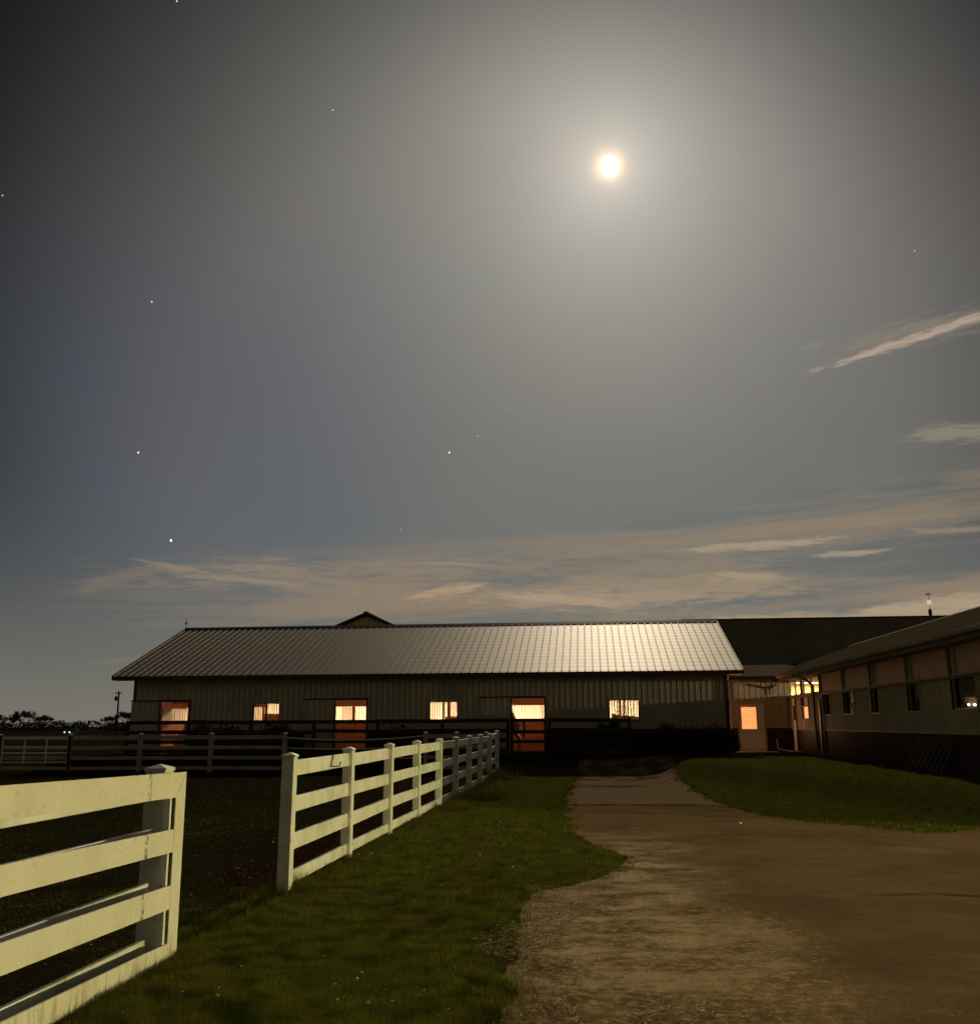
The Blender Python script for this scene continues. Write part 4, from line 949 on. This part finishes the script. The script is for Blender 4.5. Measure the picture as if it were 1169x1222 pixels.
# ------------------------------------------------------------------ horses in the stalls
def skin_mesh(name, verts, edges, radii, m, sub=2):
    me = bpy.data.meshes.new(name); me.from_pydata(verts, edges, []); o = bpy.data.objects.new(name, me); COL.objects.link(o)
    sk = o.modifiers.new('s', 'SKIN'); o.modifiers.new('d', 'SUBSURF').levels = sub; o.modifiers['d'].render_levels = sub
    for i, r in enumerate(radii):
        me.skin_vertices[0].data[i].radius = r if isinstance(r, tuple) else (r, r)
    me.skin_vertices[0].data[0].use_root = True
    bpy.context.view_layer.update(); dg = bpy.context.evaluated_depsgraph_get()
    out = bpy.data.meshes.new_from_object(o.evaluated_get(dg)); out.name = name; bpy.data.objects.remove(o)
    out.materials.clear(); out.materials.append(m); out.polygons.foreach_set('use_smooth', [True]*len(out.polygons)); return out
def horse(label, loc, rot, scale, col, head_down):
    hair = mat('horse_mane_hair', (.012, .009, .007), .8)
    coat = mat('horse_coat', col, .6, col2=tuple(c*.75 for c in col), scale=2)
    if head_down: nk = [(.80, 0, 1.30), (1.02, 0, 1.10), (1.22, 0, .92), (1.33, 0, .72), (1.40, 0, .50)]
    else: nk = [(.80, 0, 1.42), (.98, 0, 1.62), (1.15, 0, 1.84), (1.32, 0, 1.72), (1.50, 0, 1.52)]
    V = [(-.15, 0, 1.18), (-.62, 0, 1.24), (.25, 0, 1.16), (.58, 0, 1.22)]+nk
    R = [.37, .37, .38, .33, .21, .14, .12, .10, .07]
    Ed = [(0, 1), (0, 2), (2, 3), (3, 4), (4, 5), (5, 6), (6, 7), (7, 8)]
    for s in (-1, 1):
        b = len(V); V += [(-.66, .16*s, 1.02), (-.52, .17*s, .84), (-.76, .16*s, .52), (-.70, .16*s, .17), (-.65, .16*s, .04)]; R += [.15, .105, .052, .040, .055]
        Ed += [(1, b), (b, b+1), (b+1, b+2), (b+2, b+3), (b+3, b+4)]
        b = len(V); V += [(.55, .15*s, .92), (.56, .16*s, .52), (.56, .16*s, .16), (.60, .16*s, .04)]; R += [.12, .055, .038, .052]
        Ed += [(3, b), (b, b+1), (b+1, b+2), (b+2, b+3)]
    p = Vector(nk[2])
    for s in (-1, 1): b = len(V); V += [(p.x-.04, .06*s, p.z+.12), (p.x-.04, .075*s, p.z+.22)]; R += [.03, .012]; Ed += [(6, b), (b, b+1)]
    me = skin_mesh('horse', V, Ed, R, coat)
    o = bpy.data.objects.new('horse', me); COL.objects.link(o); o.location = loc; o.rotation_euler = (0, 0, rot); o.scale = (scale,)*3
    ORG[o.name] = Vector((0, 0, 0)); tag(o, label, 'horse', 'horses in the stalls')
    tl = skin_mesh('tail', [(-.84, 0, 1.32), (-.93, 0, 1.12), (-.92, 0, .80), (-.88, 0, .55)], [(0, 1), (1, 2), (2, 3)], [.05, .06, .055, .02], hair); child('tail', tl, o)
    mn = skin_mesh('mane', [(.66, 0, 1.44), (nk[0][0]-.04, 0, nk[0][2]+.16), (nk[1][0]-.04, 0, nk[1][2]+.13), (nk[2][0]-.02, 0, nk[2][2]+.12)], [(0, 1), (1, 2), (2, 3)], [(.03, .05)]*4, hair); child('mane', mn, o)
    return o
horse('dark pony with lowered neck silhouetted in the leftmost lit doorway', (-15.9, 40.9, .5), math.pi+.15, .80, (.030, .014, .010), True)
horse('reddish brown horse whose back shows at the left of the rightmost lit doorway', (-3.70, 41.6, .5), math.pi, 1.02, (.16, .055, .028), True)
horse('chestnut horse whose back shows at the bottom of the right lit window', (1.35, 41.1, .5), .1, .97, (.24, .085, .035), True)

# ------------------------------------------------------------------ shrubs, trees, poles, far things
def leaf_cloud(blobs, per, size, asp=.5):
    V = []; 
    for (cx, cy, cz, rx, ry, rz) in blobs:
        n = per; d = rng.normal(size=(n, 3)); d /= np.linalg.norm(d, axis=1)[:, None]; r = (.35+.65*rng.random(n)**.5)*(.85+.35*rng.random(n))
        c = np.array([cx, cy, cz])+d*r[:, None]*np.array([rx, ry, rz])
        a = rng.normal(size=(n, 3)); a /= np.linalg.norm(a, axis=1)[:, None]; b = np.cross(a, rng.normal(size=(n, 3))); b /= np.linalg.norm(b, axis=1)[:, None]
        s = (size*(.5+rng.random(n)))[:, None]
        V.append(np.stack([c-a*s, c+b*s*asp, c+a*s, c-b*s*asp], 1).reshape(-1, 3))
    return np.concatenate(V)
def leaf_obj(name, V, m, parent=None):
    V = V.copy(); base = ORG[parent.name] if parent else Vector((0, 0, 0)); V -= np.array(base)
    me = bpy.data.meshes.new(name); n = len(V); me.vertices.add(n); me.vertices.foreach_set('co', V.astype(np.float32).ravel()); k = n//4
    me.loops.add(n); me.loops.foreach_set('vertex_index', np.arange(n)); me.polygons.add(k); me.polygons.foreach_set('loop_start', np.arange(k)*4); me.polygons.foreach_set('loop_total', np.full(k, 4)); me.update(calc_edges=True); me.materials.append(m)
    o = bpy.data.objects.new(name, me); COL.objects.link(o); ORG[o.name] = base
    if parent: o.parent = parent
    return o
def shrub(u, v, w, Y, label, thin=False):
    t = at_y(u, v, Y); g = .5; hgt = t.z-g; root = empty('shrub', (t.x, Y, g), label, 'shrub', 'dark shrubs along the stable')
    bl = []
    for i in range(7): bl.append((t.x+random.uniform(-.5, .5)*w, Y+random.uniform(-.25, .25), g+hgt*random.uniform(.3, .78), w*.38, .3, hgt*.28))
    leaf_obj('foliage', leaf_cloud(bl, 260 if not thin else 90, .045), M_shrub, root)
    b = MB()
    for i in range(5): b.tube((t.x+random.uniform(-.1, .1), Y, g-.03), (t.x+random.uniform(-.4, .4)*w, Y+random.uniform(-.2, .2), g+hgt*.7), .018, .006, 5)
    b.build('stem', M_bark, root)
for i, (u, v, w, nm) in enumerate([(243, 862, .9, 'loose dark shrub just right of the leftmost lit doorway'), (268, 864, .8, 'second dark shrub right of the leftmost lit doorway'), (318, 862, 1.0, 'dark shrub rising under the left lit window'),
                       (345, 862, .9, 'dark shrub under the right edge of the left lit window'), (470, 861, .8, 'thin dark shrub right of the middle lit doorway'), (725, 861, .6, 'narrow dark shrub at the lower left corner of the right lit window'),
                       (772, 866, .9, 'low dark shrub under and right of the right lit window'), (805, 863, 1.1, 'leftmost of the three big shrubs by the right end of the stable'), (832, 863, 1.1, 'middle of the three big shrubs by the right end of the stable'), (856, 864, 1.0, 'rightmost shrub touching the right corner of the stable')]):
    shrub(u, v, w, 37.9 if u < 700 else 38.4, nm, i in (4,))

def bare_tree(u, v, Y, wpx, label, seed):
    random.seed(seed); t = at_y(u, v, Y); gz = 0; H = t.z-gz; root = empty('tree', (t.x, Y, gz), label, 'tree', 'bare trees on the far left horizon'); W_ = wpx/1196*Y/2
    tr = MB().tube((t.x, Y, gz), (t.x+.02*H, Y, gz+H*.35), .035*H, .024*H); tips = []
    def br(p, d, L, r, k):
        q = p+d*L; tr.tube(p, q, r, r*.6, 5)
        if k <= 1: tips.append(q)
        if k == 0: return
        for _ in range(3 if k > 1 else 3):
            e = (d+Vector((random.gauss(0, .55), random.gauss(0, .55), random.gauss(.08, .3)))).normalized(); br(q, e, L*random.uniform(.6, .8), r*.55, k-1)
    top = Vector((t.x+.02*H, Y, gz+H*.33))
    for i in range(5):
        a = i*1.256+random.random(); br(top, Vector((math.cos(a)*.75*W_/H*1.8, math.sin(a)*.5, .75)).normalized(), H*.22, .014*H, 3)
    tr.build('trunk', M_bark, root)
    bl = [(q.x, q.y, q.z, H*.055, H*.055, H*.045) for q in tips]
    # keep the crown near its size
    bl = [(t.x+max(-W_, min(W_, b[0]-t.x)), b[1], min(b[2], gz+H*.97), *b[3:]) for b in bl]
    leaf_obj('crown', leaf_cloud(bl, 34, .060*H, .03), M_twig, root)
for i, (u, v, Y, w, lb) in enumerate([(-6, 848, 240, 40, 'bare round tree cut by the left edge of the picture'), (31, 844, 250, 44, 'tallest bare round tree on the far left horizon'), (53, 850, 246, 34, 'bare tree right of the tallest one on the left horizon'),
                           (112, 857, 300, 30, 'low distant tree left of the utility pole'), (131, 852, 230, 20, 'small bare tree touching the left of the utility pole'), (151, 846, 220, 26, 'bare tree between the utility pole and the stable wall'), (14, 851, 262, 34, 'bare tree left of the tallest one on the left horizon')]):
    bare_tree(u, v, Y, w, lb, 50+i)
random.seed(11)
# dark far-off wood along the horizon
V = []
for i in range(260):
    X_ = -330+i*1.9+random.uniform(-1, 1)
    hgt = 2.5+1.3*float(fbm(np.array(X_*.04), np.array(3.3), 3)) + random.uniform(-.2, .2)
    V.append((X_, 330+random.uniform(-12, 12), hgt*.42, 2.6, 4.0, hgt*.62))
w_ = leaf_obj('distant_wood', leaf_cloud(V, 220, .34), M_twig); tag(w_, 'dark far-off wood along the left horizon', 'woodland', kind='stuff')
def upole():
    Y = 170; b_ = at_y(139, 867, Y); t = at_y(139.5, 825, Y); root = empty('utility_pole', (b_.x, Y, 0), 'utility pole with a crossarm and transformer left of the stable', 'utility pole')
    x = b_.x; MB().tube((x, Y, 0), (x, Y, t.z), .19, .14).build('pole', M_bark, root)
    MB().box(x-.62, x+.62, Y-.28, Y-.17, t.z-.42, t.z-.27).build('crossarm', M_bark, root)
    for k in (-.5, -.1, .5): MB().tube((x+k, Y-.22, t.z-.27), (x+k, Y-.22, t.z-.10), .05).build('insulator', M_black, root)
    MB().tube((x-.42, Y-.1, t.z-1.7), (x-.42, Y-.1, t.z-.9), .26, .26, 12).build('transformer', M_black, root)
upole()
def far_car():
    Y = 205; p = at_y(80, 874, Y); x = p.x; z = p.z; g = z-.68; root = empty('car', (x, Y, g), 'distant car on the left horizon with two white headlights on', 'car')
    body = mat('dark_car_paint', (.02, .02, .024), .35)
    pr = [(0, .25), (0, .72), (.15, .85), (1.2, .98), (1.9, 1.42), (3.3, 1.45), (4.2, .98), (4.5, .9), (4.5, .28)]
    MB().poly([(x-.85, Y+a, g+b) for a, b in pr], (1.7, 0, 0)).build('body', body, root)
    MB().poly([(x-.7, Y+1.24, g+1.0), (x+.7, Y+1.24, g+1.0), (x+.6, Y+1.86, g+1.42), (x-.6, Y+1.86, g+1.42)], (0, -.02, .02)).build('windscreen', M_glass, root)
    for s in (-.56, .56): MB().ball((x+s, Y-.01, z), .20, 10, 8, (1, .4, .8)).build('headlight', emis('headlight_glow', (.95, .97, 1), 1.1), root)
    for s in (-.8, .66):
        for a in (.8, 3.6): MB().tube((x+s, Y+a, g+.31), (x+s+.16, Y+a, g+.31), .31, .31, 12).build('wheel', M_black, root)
far_car()
# small things by the wing
def pallet():
    Y = 24.2; root = empty('pallet', (7.7, Y, .5), 'weathered wooden pallet leaning against the maroon base of the right wing', 'pallet')
    wd = mat('grey_pallet_wood', (.07, .055, .042), .9, col2=(.035, .028, .02), scale=4)
    for i in range(8):
        y = Y-1.25+i*.34; b = MB().poly([(7.55, y, .56), (7.93, y, 1.22-.03*(i % 3)), (7.95, y, 1.20-.03*(i % 3)), (7.58, y, .55)], (0, .11, 0)); b.build('slat', wd, root)
    for z, x in ((.68, 7.645), (1.06, 7.865)): MB().box(x, x+.03, Y-1.3, Y+1.3, z-.05, z+.05).build('batten', wd, root)
pallet()
def hose():
    p = at_y(922, 893, 40.6); root_l = 'thin pale pipe lying on the ground between the walk door and the wing'
    b = MB().path([(7.2, 40.2, 1.05), (7.22, 40.1, .66), (7.5, 39.7, .60), (7.9, 39.2, .58)], .016, 6)
    o = b.build('water_pipe', M_white, loc=(7.5, 39.9, .55)); tag(o, root_l, 'pipe')
hose()

# ------------------------------------------------------------------ moon and stars
R_ = 2600
c = EYE+MOON*R_
mo = MB().ball((0, 0, 0), 24, 48, 32, (.84, .84, 1.14)).build('moon', emis('moon_glow', (1, .96, .84), 14), smooth=True); mo.location = c
tag(mo, 'glaring white moon high over the stable', 'moon')
for (u, v, r, s, lb) in ((181, 360, 2.2, 1.0, 'faint star in the upper left of the sky, above the other left stars'), (165, 540, 2.6, 1.3, 'star at the left, midway up the sky'), (536, 540, 2.6, 1.3, 'lone star near the middle of the sky below the moon'),
                         (204, 645, 3.3, 2.0, 'brightest starlike planet low over the left cloud band'), (397, 131, 1.8, .8, 'faint star high up left of the moon'), (570, 520, 1.6, .7, 'very faint star just right of the lone middle star'),
                         (3, 233, 1.8, .8, 'faint star at the left edge of the sky'), (1091, 299, 1.7, .7, 'faint star right of the moon above the long streak cloud'), (211, 1, 2.0, 1.0, 'faint star at the very top edge of the sky, left part'), (604, 489, 1.3, .5, 'tiny star up and right of the lone middle star'), (478, 632, 1.5, .7, 'very faint star low in the sky over the stable roof')):
    d = ray(u, v).normalized(); o = MB().ball((0, 0, 0), r*.85, 10, 6).build('star', emis('starlight', (1, .96, .9), s)); o.location = EYE+d*R_; tag(o, lb, 'star', 'stars')
